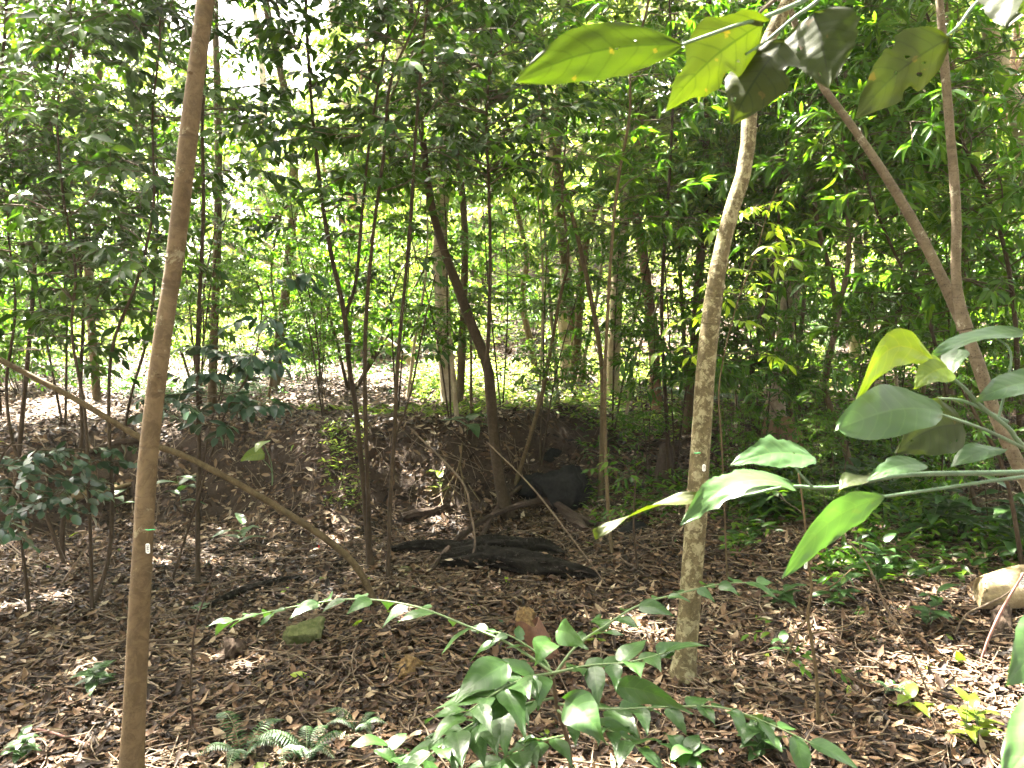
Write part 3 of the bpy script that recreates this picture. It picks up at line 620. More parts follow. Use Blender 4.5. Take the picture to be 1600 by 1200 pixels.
def make_shrub(seed, h, leaf, nst, nb, blen, lL, lW, ntw=5, nl=8, T=T_LOW, style='alt', name='understorey_shrub'):
    rg = np.random.default_rng(seed); t = thing(name, (0, 0, -500), 'x', 'shrub'); g = Geo(); cv = []
    for k in range(nst):
        az = rg.uniform(0, 6.283); e = rg.uniform(.9, 1.5); d = np.array([math.cos(az)*math.cos(e), math.sin(az)*math.cos(e), math.sin(e)]); L = h*rg.uniform(.7, 1.1)
        cv.append(add_tube(g, [np.array([0, 0, -.1]), d*L*.4+rg.normal(0, .04, 3), d*L*.75+rg.normal(0, .08, 3)+[0, 0, .05*L], d*L+[0, 0, .1*L]], [.016*h/2, .012*h/2, .008*h/2, .004], 14, 5, 0, .05))
    g.build('stems', M['thin_bark'], t); g = Geo()
    foliage(g, rg, cv, .006, nb, blen, .22, lL, lW, ntw=ntw, nl=nl, up=(-.1, .8), twl=.26, T=T, style=style, twr=.002)
    g.build('foliage', [M['twig'], M[leaf]], t); return t
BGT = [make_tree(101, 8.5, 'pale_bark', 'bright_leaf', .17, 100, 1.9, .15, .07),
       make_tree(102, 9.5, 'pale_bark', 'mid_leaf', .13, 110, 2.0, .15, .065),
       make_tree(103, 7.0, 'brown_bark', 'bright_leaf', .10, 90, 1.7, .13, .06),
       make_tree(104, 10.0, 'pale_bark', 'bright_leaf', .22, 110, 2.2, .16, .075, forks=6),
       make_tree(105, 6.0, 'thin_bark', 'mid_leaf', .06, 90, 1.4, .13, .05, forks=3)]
SHR = [make_shrub(201, 1.2, 'mid_leaf', 6, 40, .5, .09, .035), make_shrub(202, 2.0, 'bright_leaf', 5, 55, .7, .11, .045),
       make_shrub(203, 2.6, 'mid_leaf', 6, 70, .8, .12, .04), make_shrub(204, .8, 'bright_leaf', 8, 30, .35, .09, .035), make_shrub(205, 3.0, 'long_leaf', 5, 80, .9, .14, .04, style='whorl')]
def scatter(protos, spots, words, cat, group):
    recs = []
    for (x, y, k, s, rz) in spots:
        recs.append((x, y, k, s, rz, zone(topx(x, y))))
    recs.sort(key=lambda r: r[1]); cnt = {}
    for (x, y, k, s, rz, z) in recs:
        c = copy_tree(protos[k]); c.location = (x, y, float(hg(x, y))-.03); c.scale = (s, s, s*R.uniform(.9, 1.1)); c.rotation_euler = (0, 0, rz)
        i = cnt.get((words, z), 0); cnt[(words, z)] = i+1
        c['label'] = f'{ORD[i]} {words} {z}'; c['category'] = cat; c['group'] = group
rs = np.random.default_rng(77)
sp = []
def tries(n, y0, y1, mind, ks, smin, smax, hw=.78, avoid=None, pts=None):
    out = []; pts = [] if pts is None else pts; g_ = 0
    while len(out) < n and g_ < 8000:
        g_ += 1; y = y0+(y1-y0)*rs.random()**.8; x = rs.uniform(-1, 1)*(y*hw+1)
        if any((x-a)**2+(y-b)**2 < mind**2 for a, b in pts): continue
        if avoid and avoid(x, y): continue
        pts.append((x, y)); out.append((x, y, int(rs.choice(ks)), rs.uniform(smin, smax), rs.uniform(0, 6.28)))
    return out
skyhole = lambda x, y: 150 < topx(x, y) < 420 and y > 12 and rs.random() < .85
tp = []
sp1 = tries(5, 15, 20, 3.4, [1, 2, 4, 4], .8, 1.05, avoid=skyhole, pts=tp)
sp2 = tries(26, 20, 40, 2.6, [0, 1, 2, 3], .9, 1.3, avoid=skyhole, pts=tp)
sp3 = tries(34, 40, 75, 3.6, [0, 1, 3], 1.2, 1.7, avoid=skyhole, pts=tp)
scatter(BGT, sp1+sp2+sp3, 'leafy tree in the sunlit background', 'tree', 'background trees')
sq = []
scatter(SHR, tries(24, 9.0, 14, .95, [0, 1, 2, 3, 4], .7, 1.05, pts=sq, hw=.70)+tries(44, 14, 32, 1.6, [1, 2, 4], .9, 1.4, pts=sq), 'leafy shrub on the terrace', 'shrub', 'shrubs behind the bank')
# overhead canopy trees standing among the saplings: their crowns shade the forest floor
def make_canopy(seed, h):
    rg = np.random.default_rng(seed); t = thing('canopy_tree', (0, 0, -500), 'x', 'tree'); g = Geo(); cv = []
    main = [np.array([0, 0, -.2]), [.25, 0, h*.3], [.05, .15, h*.55], [.35, 0, h*.8], [.1, .1, h]]
    c0 = add_tube(g, main, [.046, .040, .034, .026, .015], 26, 8, 0, .06)
    for k in range(7):
        b = c0[int(rg.uniform(.58, .95)*25)]; az = k*.9+rg.uniform(0, .5); e = rg.uniform(.15, .8); L = rg.uniform(1.5, 2.6)
        d = np.array([math.cos(az)*math.cos(e), math.sin(az)*math.cos(e), math.sin(e)])
        cv.append(add_tube(g, [b, b+d*L*.4, b+d*L+np.array([0, 0, -.1])], [.022, .015, .006], 12, 6, 0, .05))
    g.build('trunk', M['tan_bark'], t); g = Geo()
    foliage(g, rg, cv, .008, 72, 1.0, .1, .14, .06, ntw=8, nl=9, up=(-.2, .8), twl=.42, T=T_LOW, twr=.003)
    g.build('crown', [M['twig'], M['dark_leaf']], t); return t
CAN = [make_canopy(301, 6.3), make_canopy(302, 7.4)]
cp = []
can = []
for (x, y) in [(-2.9, 7.6), (-.55, 8.2), (1.75, 8.0), (4.0, 7.4), (-4.6, 8.8), (-4.4, 5.2), (5.6, 5.0)]:
    can.append((x, y, int(rs.integers(0, 2)), rs.uniform(.9, 1.1), rs.uniform(0, 6.28)))
for (x, y) in [(.9, 9.9), (-3.0, 9.9), (3.2, 9.7)]: can.append((x, y, int(rs.integers(0, 2)), rs.uniform(1.32, 1.45), rs.uniform(0, 6.28)))
scatter(CAN, can, 'slim dark tree with its crown above view,', 'tree', 'slim shade trees')
def make_young(seed, h, leaf, lL, lW, style='alt', nb=46):
    rg = np.random.default_rng(seed); t = thing('young_sapling', (0, 0, -500), 'x', 'sapling'); cv = []; g = Geo()
    for k in range(2):
        l = rg.normal(0, .16, 2)*h; P = [np.array([0, 0, -.1]), np.array([l[0]*.3+rg.normal(0, .04), l[1]*.3, h*.35]), np.array([l[0]*.7, l[1]*.7+rg.normal(0, .05), h*.7]), np.array([l[0], l[1], h*rg.uniform(.85, 1.1)])]
        cv.append(add_tube(g, P, [.010, .008, .005, .002], 22, 6, 0, .06))
    g.build('stems', M['thin_bark'], t); g = Geo()
    foliage(g, rg, cv, .0045, nb+14, .85, .24, lL, lW, ntw=6, nl=8, up=(-.1, .8), twl=.22, T=T_MID, style=style, twr=.0018); g.build('foliage', [M['twig'], M[leaf]], t); return t
YNG = [make_young(401, 3.0, 'mid_leaf', .07, .026), make_young(402, 3.6, 'mid_leaf', .08, .03), make_young(403, 3.3, 'long_leaf', .11, .03, 'whorl'), make_young(404, 3.8, 'dark_leaf', .085, .034)]
yp = []
for (x, y, k) in [(-3.9, 6.9, 1), (-2.9, 7.3, 0), (-3.3, 8.4, 3), (-1.75, 7.4, 0), (-1.15, 7.9, 3), (-.55, 7.2, 0), (-.1, 8.0, 1), (.25, 7.2, 0), (1.0, 7.9, 2), (1.55, 7.5, 2), (2.3, 7.2, 2), (2.9, 7.9, 1), (3.4, 7.0, 2), (4.1, 7.4, 2), (4.6, 8.2, 1), (-4.9, 7.6, 3), (2.0, 8.8, 1), (-2.2, 9.0, 1)]:
    yp.append((x, y, k, rs.uniform(.85, 1.12), rs.uniform(0, 6.28)))
scatter(YNG, yp, 'young leafy sapling on the terrace edge,', 'sapling', 'young saplings above the bank')
lp_ = []
for (x, y, k, sc_) in [(1.2, 6.9, 0, .55), (1.9, 6.4, 2, .5), (2.5, 6.0, 2, .55), (3.2, 5.9, 0, .6), (3.9, 6.3, 2, .7), (2.2, 7.6, 1, .6), (.35, 8.4, 0, .6), (-1.9, 8.2, 0, .55), (-2.6, 7.0, 1, .45), (3.0, 4.9, 2, .42), (3.7, 5.2, 0, .5), (-3.9, 8.9, 1, .6), (1.4, 9.2, 1, .7), (-.7, 9.4, 0, .7), (2.9, 8.9, 2, .7), (4.6, 6.6, 1, .8), (1.55, 5.7, 0, .34), (2.1, 5.2, 0, .3)]:
    lp_.append((x, y, k, sc_, rs.uniform(0, 6.28)))
scatter(YNG, lp_, 'low bushy leafy sapling', 'sapling', 'low saplings on the slope')
for p in YNG:
    for ch in list(p.children): bpy.data.objects.remove(ch)
    bpy.data.objects.remove(p)
# the same forest goes on behind and beside the viewpoint and closes the sky there
for (x, y, k, sc_) in sorted([(-3.2, -2.0, 0, .95), (.4, -3.2, 3, .9), (3.6, -2.2, 1, .95), (-6.2, .6, 3, .95), (6.4, .8, 0, 1.), (-5.0, -6.0, 1, 1.1), (1.6, -7.0, 0, 1.1), (6.4, -5.4, 3, 1.), (-8.6, 4.6, 0, 1.), (8.8, 5.4, 1, 1.), (-1.6, -10, 3, 1.2), (-9.5, -2.5, 1, 1.2), (9.8, -1.5, 3, 1.2), (-2.0, -.9, 5, 1.), (2.1, -.6, 6, 1.), (0.1, -1.2, 6, 1.)], key=lambda a: a[0]**2+a[1]**2):
    c = copy_tree((BGT+CAN)[k]); c.location = (x, y, float(hg(x, y))-.03); c.scale = (sc_,)*3; c.rotation_euler = (0, 0, rs.uniform(0, 6.28))
    _side = 'left' if x < -.5 else 'right' if x > .5 else 'middle'; _key = ('behind the viewpoint' if y < 0 else 'beside the viewpoint', _side); cb = globals().setdefault('_cb', {}); cb[_key] = cb.get(_key, -1)+1; c['label'] = f'leafy forest tree {_key[0]} on the {_side}, {ORD[cb[_key]]} there'; c['category'] = 'tree'; c['group'] = 'trees around the viewpoint'
for p in BGT+SHR+CAN:
    for ch in list(p.children): bpy.data.objects.remove(ch)
    bpy.data.objects.remove(p)
# pale sunlit trunks that stand out one by one in the background
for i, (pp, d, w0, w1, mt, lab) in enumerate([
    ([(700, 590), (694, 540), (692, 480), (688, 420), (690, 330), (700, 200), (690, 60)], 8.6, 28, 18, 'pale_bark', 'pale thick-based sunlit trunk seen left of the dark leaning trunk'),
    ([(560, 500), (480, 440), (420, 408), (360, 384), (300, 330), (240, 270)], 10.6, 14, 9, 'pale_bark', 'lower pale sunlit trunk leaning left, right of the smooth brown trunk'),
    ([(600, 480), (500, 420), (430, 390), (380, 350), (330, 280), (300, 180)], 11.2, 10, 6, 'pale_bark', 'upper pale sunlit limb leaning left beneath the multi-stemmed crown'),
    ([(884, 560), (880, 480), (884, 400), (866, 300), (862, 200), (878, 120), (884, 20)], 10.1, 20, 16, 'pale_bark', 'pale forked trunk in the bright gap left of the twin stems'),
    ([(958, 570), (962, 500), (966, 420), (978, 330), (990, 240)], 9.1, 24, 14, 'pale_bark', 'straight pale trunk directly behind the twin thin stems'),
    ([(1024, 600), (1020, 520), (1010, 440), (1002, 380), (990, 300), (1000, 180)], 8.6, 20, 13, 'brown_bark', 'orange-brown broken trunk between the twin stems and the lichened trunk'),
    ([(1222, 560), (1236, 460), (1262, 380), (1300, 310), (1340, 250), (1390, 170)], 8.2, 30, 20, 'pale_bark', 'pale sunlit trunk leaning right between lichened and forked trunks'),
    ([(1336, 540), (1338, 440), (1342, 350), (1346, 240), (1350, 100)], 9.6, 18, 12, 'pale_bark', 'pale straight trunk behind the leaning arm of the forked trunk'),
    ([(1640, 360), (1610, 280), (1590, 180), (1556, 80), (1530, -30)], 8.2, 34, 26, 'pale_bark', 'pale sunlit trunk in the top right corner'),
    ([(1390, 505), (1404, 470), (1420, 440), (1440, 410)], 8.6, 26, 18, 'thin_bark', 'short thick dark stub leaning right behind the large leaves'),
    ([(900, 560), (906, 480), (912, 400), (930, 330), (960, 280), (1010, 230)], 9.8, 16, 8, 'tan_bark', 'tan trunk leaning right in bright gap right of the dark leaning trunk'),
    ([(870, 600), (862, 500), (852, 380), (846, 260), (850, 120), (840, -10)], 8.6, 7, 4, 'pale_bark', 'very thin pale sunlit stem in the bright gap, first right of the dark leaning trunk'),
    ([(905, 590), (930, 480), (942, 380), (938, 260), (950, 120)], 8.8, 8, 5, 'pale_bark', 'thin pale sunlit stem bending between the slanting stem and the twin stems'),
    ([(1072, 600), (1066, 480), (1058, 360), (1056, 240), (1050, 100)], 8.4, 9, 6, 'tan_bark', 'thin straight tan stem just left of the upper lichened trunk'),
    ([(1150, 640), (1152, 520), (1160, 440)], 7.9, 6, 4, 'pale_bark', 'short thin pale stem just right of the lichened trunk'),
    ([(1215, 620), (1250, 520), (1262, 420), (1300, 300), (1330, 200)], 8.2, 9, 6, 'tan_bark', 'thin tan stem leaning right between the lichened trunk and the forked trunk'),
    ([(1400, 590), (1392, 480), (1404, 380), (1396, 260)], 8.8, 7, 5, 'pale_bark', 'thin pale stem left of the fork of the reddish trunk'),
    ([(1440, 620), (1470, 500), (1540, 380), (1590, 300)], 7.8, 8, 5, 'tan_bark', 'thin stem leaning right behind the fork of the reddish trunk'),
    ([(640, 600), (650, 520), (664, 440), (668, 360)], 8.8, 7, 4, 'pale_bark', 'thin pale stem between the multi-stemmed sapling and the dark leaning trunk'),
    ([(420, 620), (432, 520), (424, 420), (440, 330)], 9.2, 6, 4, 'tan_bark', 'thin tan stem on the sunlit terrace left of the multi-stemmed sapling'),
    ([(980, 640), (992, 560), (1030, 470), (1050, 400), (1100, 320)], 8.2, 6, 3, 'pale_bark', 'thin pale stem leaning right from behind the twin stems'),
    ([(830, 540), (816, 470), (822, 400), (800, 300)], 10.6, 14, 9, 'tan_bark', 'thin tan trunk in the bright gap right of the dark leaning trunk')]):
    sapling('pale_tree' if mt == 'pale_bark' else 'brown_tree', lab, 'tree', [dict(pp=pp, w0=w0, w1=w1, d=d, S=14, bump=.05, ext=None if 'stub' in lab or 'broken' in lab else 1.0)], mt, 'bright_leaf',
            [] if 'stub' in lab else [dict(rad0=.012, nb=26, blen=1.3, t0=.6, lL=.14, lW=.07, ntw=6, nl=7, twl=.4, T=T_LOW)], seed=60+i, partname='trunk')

# ------------------------------------------------------------------ foreground plants: every leaf its own mesh
def bigleaf(parent, org, P0, P1, width, roll=20, matname='big_top', arch=.12, fold=.12, jag=.05, shape='ovate', seed=0, bites=0, holes=0, name='leaf', nv=30, nu=7, twist=0, rnd=.5):
    rg = np.random.default_rng(seed); P0 = np.asarray(P0, float); P1 = np.asarray(P1, float)
    ax = P1-P0; L = np.linalg.norm(ax); ax /= L; view = nrmz(np.array([0, 0, CAMZ])-(P0+P1)/2)
    n0 = nrmz(view-ax*np.dot(view, ax)); s0 = np.cross(ax, n0)
    v = np.linspace(0, 1, nv); u = np.linspace(-1, 1, 2*nu+1)
    if shape == 'ovate': f = np.sin(np.pi*v**.72)**.85*(1-.25*v)+.0
    elif shape == 'heart': f = np.sin(np.pi*v**.55)**.75*(1-.25*v)
    elif shape == 'oblong': f = np.clip(np.sin(np.pi*v), 0, 1)**.55*(.9+.1*v)
    elif shape == 'drip': f = np.sin(np.pi*v**.62)**1.05*(1-v*.45)**.7
    else: f = np.sin(np.pi*v**.9)**.9
    f = f/f.max()
    out = []
    for sgn in (-1, 1):
        e = f*(1+jag*np.interp(v*14, np.arange(16), rg.uniform(-1, .6, 16)))
        e = e*(1+jag*.35*np.abs(np.sin(v*44+rg.uniform(0, 6))))
        for _ in range(bites):
            c = rg.uniform(.15, .85); wd = rg.uniform(.03, .09); dp = rg.uniform(.12, .4); e = e if rg.random() < .5 else e*(1-dp*np.exp(-((v-c)/wd)**4))
        out.append(e)
    U, Vv = np.meshgrid(u, v); E = np.where(U < 0, out[0][:, None], out[1][:, None])
    xx = U*E*width/2; r = math.radians(roll)+np.radians(twist)*(Vv-.5)
    c, s = np.cos(r)[..., None], np.sin(r)[..., None]
    nn = n0*c+s0*s; ss = s0*c-n0*s
    z = fold*np.abs(xx)-arch*0+width*.035*wob(Vv*5+seed, U*2.2, 2.3, seed*.7)*np.abs(U)
    down = np.array([0, 0, -1.])-ax*np.dot(np.array([0, 0, -1.]), ax)
    bow = (np.sin(np.pi*Vv)*arch*L)[..., None]*(-down)
    wav = (rg.normal(0, 1)*.07*width*np.sin(Vv*7+rg.uniform(0, 6))*U)[..., None]*nn
    Pt = P0+ax*(L*Vv)[..., None]+ss*xx[..., None]+nn*z[..., None]+bow+wav
    W = 2*nu+1; i = (np.arange(nv-1)[:, None]*W+np.arange(W-1)[None]); i = i.ravel()
    t = np.concatenate([np.stack([i, i+1, i+W+1], -1), np.stack([i, i+W+1, i+W], -1)])
    uc, vc = U.ravel()[t].mean(1), Vv.ravel()[t].mean(1); keep = np.ones(len(t), bool)
    for _ in range(holes):
        hu, hv = rg.uniform(-.75, .75), rg.uniform(.2, .85); hr = rg.uniform(.012, .04)
        keep &= ((uc-hu)*width/2)**2+((vc-hv)*L)**2 > (hr*width)**2
    g = Geo(); g.add(Pt.reshape(-1, 3), t[keep], 0, np.stack([U, Vv], -1).reshape(-1, 2), np.full(U.size, rnd+rg.uniform(-.25, .25)))
    return g.build(name, M[matname], parent, org)
def pxleaf(parent, org, b, t, d0, d1, wpx, **k):
    d = (d0+d1)/2; return bigleaf(parent, org, V(*b, d0), V(*t, d1), wpx/F*d, **k)
def stemtube(parent, org, pts, r0, r1, mt='green_stem', name='stem', n=30, S=8):
    g = Geo(); add_tube(g, pts, [r0, r1], n, S, 0, .03); return g.build(name, M[mt], parent, org)

# overhanging branch, top right
b0 = V(1330, -60, 1.0); T_ = thing('overhanging_branch', b0, 'leafy branch hanging down into the top right corner, five big backlit leaves', 'branch')
stemtube(T_, b0, [V(1400, -150, 1.05), V(1330, -60, 1.0), V(1270, -8, .97), V(1200, 25, .95), V(1150, 40, .92), V(1065, 70, .90)], .0042, .0016, 'bluegreen_stem')
stemtube(T_, b0, [V(1330, -60, 1.0), V(1278, 0, .98), V(1240, 28, .96), V(1200, 62, .95), V(1165, 85, .94)], .0026, .0014, 'bluegreen_stem')
stemtube(T_, b0, [V(1400, -150, 1.05), V(1210, 0, 1.0), V(1180, 30, .98), V(1160, 40, .97)], .0035, .002, 'twig')
stemtube(T_, b0, [V(1620, -120, 1.1), V(1560, -30, 1.06), V(1520, 10, 1.04), V(1496, 42, 1.02), V(1470, 62, 1.0)], .003, .0014, 'bluegreen_stem')
for k, (b, t, d, wp, ro, sh, bi, ho) in enumerate([
    ((1068, 70), (802, 128), .90, 84, 12, 'lance', 1, 5), ((1196, 34), (1036, 176), .94, 104, -20, 'ovate', 2, 1),
    ((1226, 64), (1142, 196), .95, 98, 15, 'ovate', 1, 1), ((1272, 20), (1296, 136), .97, 110, 5, 'heart', 1, 2),
    ((1482, 60), (1336, 186), 1.0, 96, -25, 'ovate', 3, 5), ((1600, -50), (1572, 44), 1.03, 110, 10, 'heart', 1, 0), ((1660, -20), (1590, 20), 1.0, 60, 10, 'heart', 1, 0)]):
    pxleaf(T_, b0, b, t, d, d*.97, wp, roll=ro, matname='big_under', arch=.07, fold=-.15, jag=.10, shape=sh, seed=500+k, bites=bi, holes=ho, nv=44, nu=12)
# large-leaved plant, right
b0 = V(1700, 800, 1.15); T_ = thing('broad_leaved_plant', b0, 'plant with very large pale green chewed leaves reaching in from the right edge', 'plant')
for pts, a, b_ in (([V(1760, 730, 1.2), V(1600, 738, 1.15), V(1420, 742, 1.1), V(1300, 762, 1.08), V(1230, 760, 1.06), V(1160, 775, 1.05), V(1090, 776, 1.05)], .0052, .0016),
                   ([V(1760, 730, 1.2), V(1600, 745, 1.1), V(1450, 766, 1.05), V(1378, 776, 1.0)], .0034, .0018),
                   ([V(1760, 800, 1.2), V(1610, 705, 1.12), V(1575, 668, 1.1), V(1530, 632, 1.09), V(1500, 600, 1.08), V(1450, 566, 1.07)], .0055, .002),
                   ([V(1610, 705, 1.12), V(1540, 672, 1.08), V(1466, 646, 1.03)], .003, .0016), ([V(1575, 660, 1.1), V(1510, 628, 1.12), V(1466, 622, 1.14)], .003, .0015),
                   ([V(1560, 655, 1.1), V(1580, 560, 1.12), V(1560, 530, 1.13), V(1540, 525, 1.14)], .002, .0012),
                   ([V(1270, 762, 1.06), V(1250, 740, 1.05), V(1236, 722, 1.04)], .0018, .001)):
    stemtube(T_, b0, pts, a, b_, 'bluegreen_stem')
for k, (b, t, d0, d1, wp, kw) in enumerate([
    ((1462, 566), (1332, 640), 1.07, .98, 62, dict(matname='big_yellow', roll=-38, arch=.28, shape='lance')),
    ((1480, 574), (1428, 606), 1.07, 1.03, 52, dict(matname='big_yellow', roll=10, shape='heart')),
    ((1474, 642), (1308, 672), 1.03, .93, 82, dict(matname='big_top', roll=10, arch=.06, jag=.05, shape='oblong')),
    ((1506, 664), (1398, 708), 1.1, 1.03, 90, dict(matname='big_under', roll=-10, holes=5, bites=1)),
    ((1600, 520), (1458, 552), 1.15, 1.08, 42, dict(matname='big_top', roll=52, arch=.05, shape='lance')),
    ((1650, 598), (1526, 624), 1.1, 1.05, 60, dict(matname='big_top', roll=35, arch=.06)),
    ((1574, 702), (1484, 732), 1.1, 1.06, 44, dict(matname='big_top', roll=50, shape='lance')),
    ((1272, 714), (1140, 728), 1.04, 1.0, 66, dict(matname='big_top', roll=38, bites=3, jag=.2, holes=2)),
    ((1240, 758), (1062, 822), 1.05, .98, 74, dict(matname='big_top', roll=42, arch=.16, bites=4, jag=.2, holes=3)),
    ((1092, 775), (928, 836), 1.05, 1.02, 44, dict(matname='big_under', roll=74, arch=.05, shape='lance')),
    ((1384, 776), (1222, 904), 1.0, .93, 74, dict(matname='big_top', roll=-50, arch=.13, jag=.08, shape='lance')),
    ((1446, 726), (1354, 752), 1.08, 1.04, 42, dict(matname='big_top', roll=40, bites=1)),
    ((1356, 742), (1310, 770), 1.1, 1.06, 40, dict(matname='big_under', roll=50)),
    ((1500, 545), (1478, 600), 1.15, 1.1, 40, dict(matname='big_top', roll=30)),
    ((1700, 980), (1572, 1070), .8, .72, 110, dict(matname='big_top', roll=10)),
    ((1720, 1100), (1560, 1230), .75, .66, 130, dict(matname='big_top', roll=20))]):
    k_ = dict(seed=530+k, nv=44, nu=12, jag=.06, arch=.08); k_.update(kw); pxleaf(T_, b0, b, t, d0, d1, wp, **k_)
# bottom-centre shrub
gx = V(892, 1230, 1.95); b0 = np.array([gx[0], 1.95, float(hg(gx[0], 1.95))]); T_ = thing('foreground_shrub', b0, 'green shrub with drip-tipped leaves on arching branches, bottom centre foreground', 'shrub')
stemtube(T_, b0, [b0-[0, 0, .05], V(892, 1200, 1.85), V(872, 1110, 1.72), V(862, 1052, 1.66)], .008, .0045, 'twig')
brs = [([(865, 1052), (800, 1008), (730, 978), (650, 948), (560, 936), (470, 946), (386, 964), (352, 974)], 1.66, 2.0, 20, 62),
       ([(862, 1060), (900, 1010), (950, 975), (1000, 945), (1070, 925), (1130, 912), (1190, 910)], 1.66, 1.9, 15, 60),
       ([(872, 1100), (950, 1108), (1060, 1104), (1130, 1106), (1200, 1130), (1275, 1165)], 1.7, 1.5, 15, 66),
       ([(868, 1090), (800, 1105), (740, 1130), (690, 1165), (650, 1200)], 1.7, 1.45, 16, 62),
       ([(862, 1052), (820, 1060), (770, 1085), (720, 1120)], 1.64, 1.4, 13, 74),
       ([(862, 1052), (920, 1040), (980, 1035), (1040, 1020)], 1.64, 1.55, 12, 66),
       ([(862, 1060), (850, 1030), (800, 995), (760, 985)], 1.66, 1.75, 7, 50),
       ([(880, 1150), (840, 1160), (800, 1180), (770, 1200)], 1.7, 1.6, 12, 56),
       ([(872, 1110), (900, 1130), (950, 1140), (1000, 1170)], 1.65, 1.5, 12, 60)]
rg = np.random.default_rng(9); kk = 0
for (pp, d0, d1, nlv, lp) in brs:
    pts = np.array([V(px, py, d0+(d1-d0)*i/(len(pp)-1)) for i, (px, py) in enumerate(pp)])
    cv = catmull(pts, 40); stemtube(T_, b0, pts, .0032, .0012, 'green_stem', 'branch')
    for j in range(nlv):
        f = .16+.84*j/(nlv-1); i = min(int(f*39), 38); p = cv[i]; ax = nrmz(cv[i+1]-cv[i]); last = j == nlv-1
        sd = nrmz(np.cross(ax, [0, 0, 1.]))*(1 if j % 2 else -1)
        d = ax if last else nrmz(ax*.55+sd*.8+np.array([0, 0, -.12])+rg.normal(0, .18, 3)); d = nrmz(d+np.array([0, 0, -.35*rg.random()]))
        L = lp/F*1.65*(1.05 if d0 > d1 else .9)*rg.uniform(.7, 1.25); q = p+d*L; n_up = np.array([0, 0, 1.])+rg.normal(0, .25, 3)
        ax2 = nrmz(d); view = nrmz(np.array([0, 0, CAMZ])-p); n0 = nrmz(view-ax2*np.dot(view, ax2)); s0 = np.cross(ax2, n0); nu_ = nrmz(n_up-ax2*np.dot(n_up, ax2))
        roll = math.degrees(math.atan2(np.dot(nu_, s0), np.dot(nu_, n0)))
        bigleaf(T_, b0, p, q, L*rg.uniform(.42, .54), roll=roll, matname='shrub_leaf', arch=.08, fold=.15, jag=.05, shape='drip', seed=600+kk, nv=18, nu=4, bites=int(rg.random() < .25)); kk += 1
for k, (b, t, wp, ro, mt) in enumerate([((960, 1072), (1082, 1116), 46, 30, 'shrub_leaf'), ((882, 1092), (950, 1164), 62, 10, 'shrub_leaf'), ((795, 1036), (700, 1112), 56, 25, 'shrub_leaf'),
                                    ((812, 1078), (735, 1144), 58, 30, 'shrub_leaf'), ((712, 1142), (722, 1202), 44, 0, 'shrub_leaf'), ((760, 1128), (778, 1184), 38, 0, 'shrub_leaf'), ((870, 985), (918, 1015), 44, 30, 'shrub_leaf'), ((860, 1000), (835, 1040), 44, 10, 'shrub_leaf')]):
    pxleaf(T_, b0, b, t, 1.55, 1.45, wp, roll=ro, matname=mt, arch=.08, shape='drip', seed=700+k, nv=26, nu=6)
# seedlings rooted in the litter
def seedling(px, py, hpx, nlv, lpx, matname, label, seed, name='seedling', stems=1, wr=.5, shape='ovate', lean=0):
    rg = np.random.default_rng(seed); B = G(px, py); d = B[1]; t = thing(name, B, label, 'seedling'); k = 0
    for s in range(stems):
        top = B+np.array([(lean+rg.normal(0, .25))*hpx, rg.normal(0, .2)*hpx, hpx*rg.uniform(.75, 1.1)])/F*d; mid = (B+top)/2+rg.normal(0, .08, 3)*hpx/F*d
        stemtube(t, B, [B-[0, 0, .03], mid, top], .0022, .0012, 'green_stem', n=10, S=6); cv = catmull([B, mid, top], 12)
        for j in range(nlv):
            f = .35+.65*j/max(nlv-1, 1); p = cv[int(f*11)]; az = j*2.4+rg.uniform(0, .8)+s; dd = nrmz(np.array([math.cos(az), math.sin(az), rg.uniform(-.25, .35)])); L = lpx/F*d*rg.uniform(.7, 1.15)
            ax2 = dd; view = nrmz(np.array([0, 0, CAMZ])-p); n0 = nrmz(view-ax2*np.dot(view, ax2)); s0 = np.cross(ax2, n0); nu_ = np.array([0, 0, 1.]); nu_ = nrmz(nu_-ax2*np.dot(nu_, ax2))
            roll = math.degrees(math.atan2(np.dot(nu_, s0), np.dot(nu_, n0)))
            bigleaf(t, B, p, p+dd*L, L*wr, roll=roll, matname=matname, arch=.12, fold=.15, jag=.03, shape=shape, seed=seed*31+k, nv=12, nu=3); k += 1
    return t
seedling(620, 1215, 70, 5, 60, 'shrub_leaf', 'seedling with three broad rounded leaves left of the foreground shrub, bottom edge', 801, lean=0, wr=.6)
seedling(1420, 1110, 36, 5, 48, 'big_yellow', 'small seedling with bright yellow-green leaves near the lower right', 802, wr=.42)
seedling(1530, 1165, 60, 6, 44, 'big_yellow', 'bright yellow-green two-stemmed seedling at the lower right', 803, stems=3, wr=.42)
seedling(1445, 985, 60, 6, 44, 'shrub_leaf', 'green seedling just left of the pale cut log', 804, stems=2, wr=.4)
seedling(1370, 920, 70, 6, 50, 'shrub_leaf', 'tall green seedling between the bare tagged stem and the pale log', 805, stems=2, wr=.45)
seedling(1300, 950, 50, 6, 44, 'shrub_leaf', 'dark green seedling just right of the bare tagged stem', 806, stems=2, wr=.4)
seedling(1215, 950, 34, 6, 36, 'shrub_leaf', 'small green seedling left of the bare tagged stem', 807, stems=2, wr=.45)
seedling(1230, 1030, 30, 5, 32, 'shrub_leaf', 'tiny dark seedling left of the bare stem, in deep litter', 808, stems=1, wr=.45)
seedling(370, 858, 46, 7, 44, 'shrub_leaf', 'blue-green seedling with long leaves right of the thin dark sapling', 809, wr=.34)
seedling(285, 800, 60, 6, 50, 'shrub_leaf', 'pale blue-green seedling touching the right side of the smooth brown trunk', 810, wr=.36)
seedling(185, 800, 40, 5, 46, 'shrub_leaf', 'seedling with narrow leaves left of the smooth brown trunk, against the bank', 811, wr=.3)
